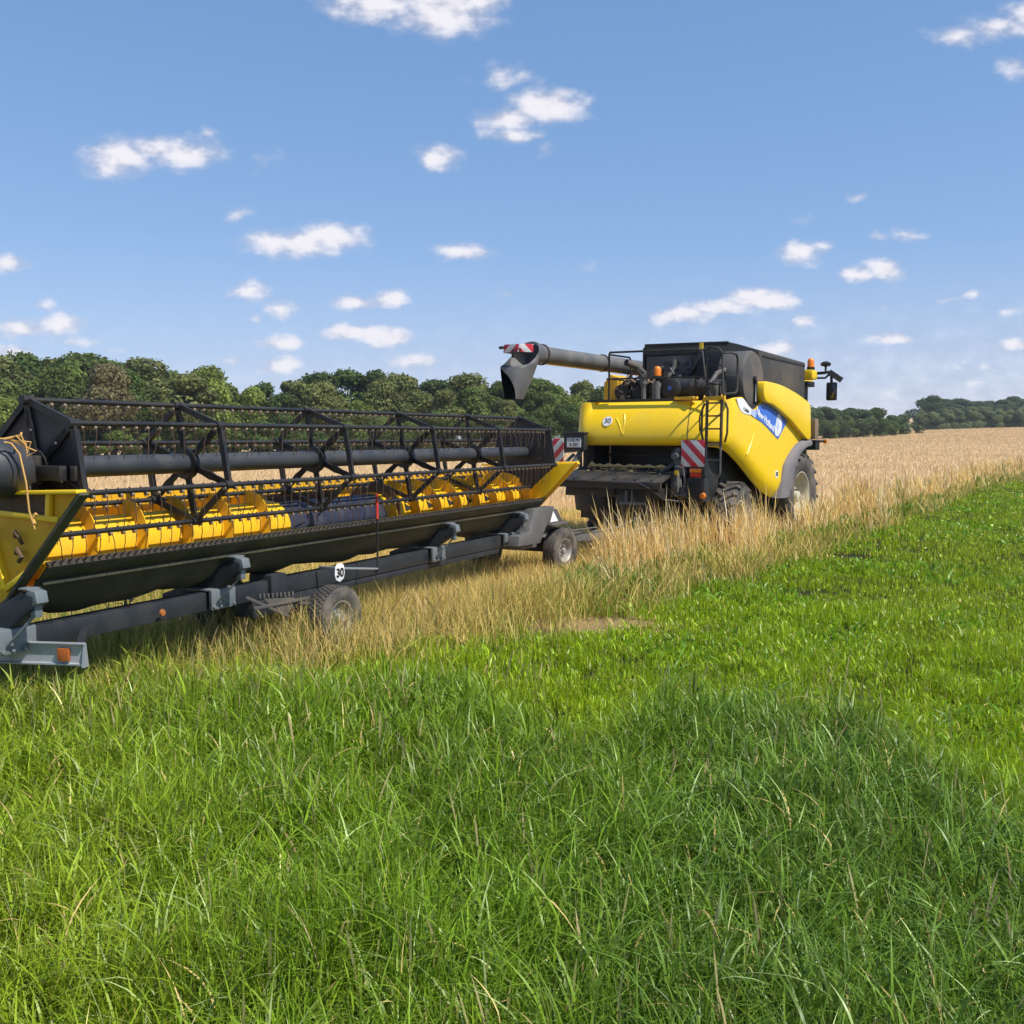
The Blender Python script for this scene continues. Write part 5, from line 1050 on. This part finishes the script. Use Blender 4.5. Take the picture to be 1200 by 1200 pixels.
def woods():
    rnd = random.Random(21)
    top_x = [-200, 0, 60, 100, 170, 230, 262, 276, 300, 380, 450, 520, 580, 640, 700, 760, 860, 960, 1000, 1045, 1066, 1080, 1090, 1130, 1180, 1300]
    top_y = [405, 418, 412, 410, 426, 431, 440, 452, 440, 432, 432, 434, 438, 441, 449, 458, 466, 470, 474, 481, 490, 484, 464, 468, 466, 458]
    def hgt(px, dist, dy=0):
        y = np.interp(px, top_x, top_y) + dy; x = (px - 600) / FPX * dist
        return CAM_H + (512 - y) / FPX * dist - float(ground_h(x, dist))
    G = {'dark': 'dark green broadleaf tree in the wood behind the header', 'mid': 'mid green broadleaf tree in the wood behind the header', 'olive': 'olive green tree in the wood behind the header', 'light': 'light green tree at the edge of the wood behind the header'}
    # left wood: a back row that makes the skyline, a middle row, an edge of lower growth
    px = -170
    while px < 720:
        d = 150 + rnd.uniform(-6, 10) + max(0, px) * .02; lf = rnd.choices(['dark', 'mid', 'olive'], [4, 4, 2])[0]
        if not (252 < px < 286): tree(px, d, hgt(px, d, rnd.uniform(-3, 9)), *rnd.choice((('round', 1), ('round', 2), ('round', 3), ('loose', 8), ('loose', 9), ('tall', 7))), lf, G[lf], lf + ' trees of the wood behind the header', 'broadleaf_tree', wide=rnd.uniform(.85, 1.3))
        px += rnd.uniform(26, 44)
    px = -180
    while px < 730:
        d = 136 + rnd.uniform(-5, 6) + max(0, px) * .02; lf = rnd.choices(['dark', 'mid', 'olive', 'light'], [3, 4, 3, 1])[0]
        tree(px, d, hgt(px, d, rnd.uniform(10, 36)), *rnd.choice((('round', 1), ('round', 2), ('round', 3), ('round', 4), ('loose', 9))), lf, G[lf], lf + ' trees of the wood behind the header', 'broadleaf_tree', wide=rnd.uniform(.85, 1.15))
        px += rnd.uniform(30, 48)
    px = -170
    while px < 730:
        d = 126 + rnd.uniform(-3, 3) + max(0, px) * .02; lf = rnd.choices(['dark', 'mid'], [2, 2])[0]
        tree(px, d, rnd.uniform(4.5, 7), 'bush', rnd.choice((5, 6)), lf, lf.replace('mid', 'mid green').replace('dark', 'dark green') + ' bush along the foot of the wood behind the header', lf + ' bushes along the wood behind the header', 'bush', cat='bush', wide=rnd.uniform(1, 1.4))
        px += rnd.uniform(26, 40)
    tree(245, 138, hgt(245, 138, -2), 'tall', 7, 'light', 'slim loose crowned tree standing in the gap of the wood', None, 'broadleaf_tree')
    tree(270, 150, hgt(270, 150, 2), 'round', 2, 'mid', 'lower mid green tree filling the gap of the wood', None, 'broadleaf_tree', wide=.9)
    tree(222, 134, hgt(222, 134, 4), 'loose', 8, 'olive', 'pale olive tree with thin crown left of the gap in the wood', None, 'broadleaf_tree', wide=1.2)
    tree(126, 128, hgt(126, 128, 10), 'round', 4, 'brown', 'brownish dying tree in front of the left part of the wood', None, 'broadleaf_tree', wide=.9)
    tree(4, 118, 9, 'bush', 6, 'light', 'bright yellow green bush at the left end of the wood', None, 'bush', cat='bush')
    # tree line behind the combine running off to the right
    px = 720
    while px < 1060:
        d = 170 + (px - 720) * .42 + rnd.uniform(-6, 6); lf = rnd.choice(('far', 'far', 'dark'))
        w = {'far': 'dull green', 'dark': 'deep green'}[lf]
        tree(px, d, hgt(px, d, rnd.uniform(-3, 8)), rnd.choice(('round', 'round', 'bush')), rnd.choice((1, 2)), lf, w + ' tree in the line behind the combine', lf + ' trees in the line behind the combine', 'broadleaf_tree', wide=rnd.uniform(1.1, 1.5))
        px += rnd.uniform(11, 18)
    px = 725
    while px < 1078:
        d = 165 + (px - 720) * .42 + rnd.uniform(-4, 4)
        tree(px, d, rnd.uniform(.45, .7) * hgt(px, d, 0), 'bush', rnd.choice((5, 6)), 'mid', 'mid green bush at the foot of the line behind the combine', 'bushes below the line behind the combine', 'bush', cat='bush', wide=1.3)
        px += rnd.uniform(14, 22)
    # wooded rise on the far right
    for row, (d0, dy) in enumerate(((470, 0), (440, 9), (415, 18))):
        px = 1090 + row * 4
        while px < 1330:
            d = d0 + rnd.uniform(-8, 8)
            tree(px, d, max(7, hgt(px, d, dy + rnd.uniform(-2, 3))), 'round', rnd.choice((1, 2, 3)), 'far', 'dull green tree on the wooded rise at the far right', 'trees on the wooded rise', 'broadleaf_tree', wide=rnd.uniform(1.3, 1.7))
            px += rnd.uniform(10, 16)
    tree(1089, 400, hgt(1089, 400, -1), 'tall', 7, 'far', 'tall dark tree standing above the left end of the wooded rise', None, 'broadleaf_tree', wide=1.3)
    px = 1078
    while px < 1330:
        d = 372 + rnd.uniform(-4, 4)
        tree(px, d, rnd.uniform(7, 8.8), 'bush', rnd.choice((5, 6)), 'pale', 'pale grey green rounded bush at the foot of the wooded rise', 'pale bushes along the foot of the rise', 'bush', cat='bush', wide=rnd.uniform(1.1, 1.35))
        px += rnd.uniform(12, 18)
    px = 1078
    while px < 1330:
        d = 392 + rnd.uniform(-4, 4)
        tree(px, d, rnd.uniform(4, 6), 'bush', rnd.choice((5, 6)), 'far', 'low dull green bush behind the pale bushes of the rise', 'low bushes behind the pale bushes', 'bush', cat='bush', wide=1.9)
        px += rnd.uniform(12, 16)
woods()

def haze():
    mb = MB(); mb.box((-915, -215, -3), (915, 1015, 46)); m = bpy.data.materials.new('haze'); m.use_nodes = True; nt = m.node_tree; nt.nodes.clear()
    o = nd(nt, 'ShaderNodeOutputMaterial'); v = nd(nt, 'ShaderNodeVolumePrincipled'); v.inputs['Color'].default_value = (.80, .88, 1, 1); v.inputs['Density'].default_value = .0002; v.inputs['Anisotropy'].default_value = .2
    nt.links.new(v.outputs[0], o.inputs['Volume']); tag(mb.build('haze', m, smooth=0), kind='stuff')
haze()
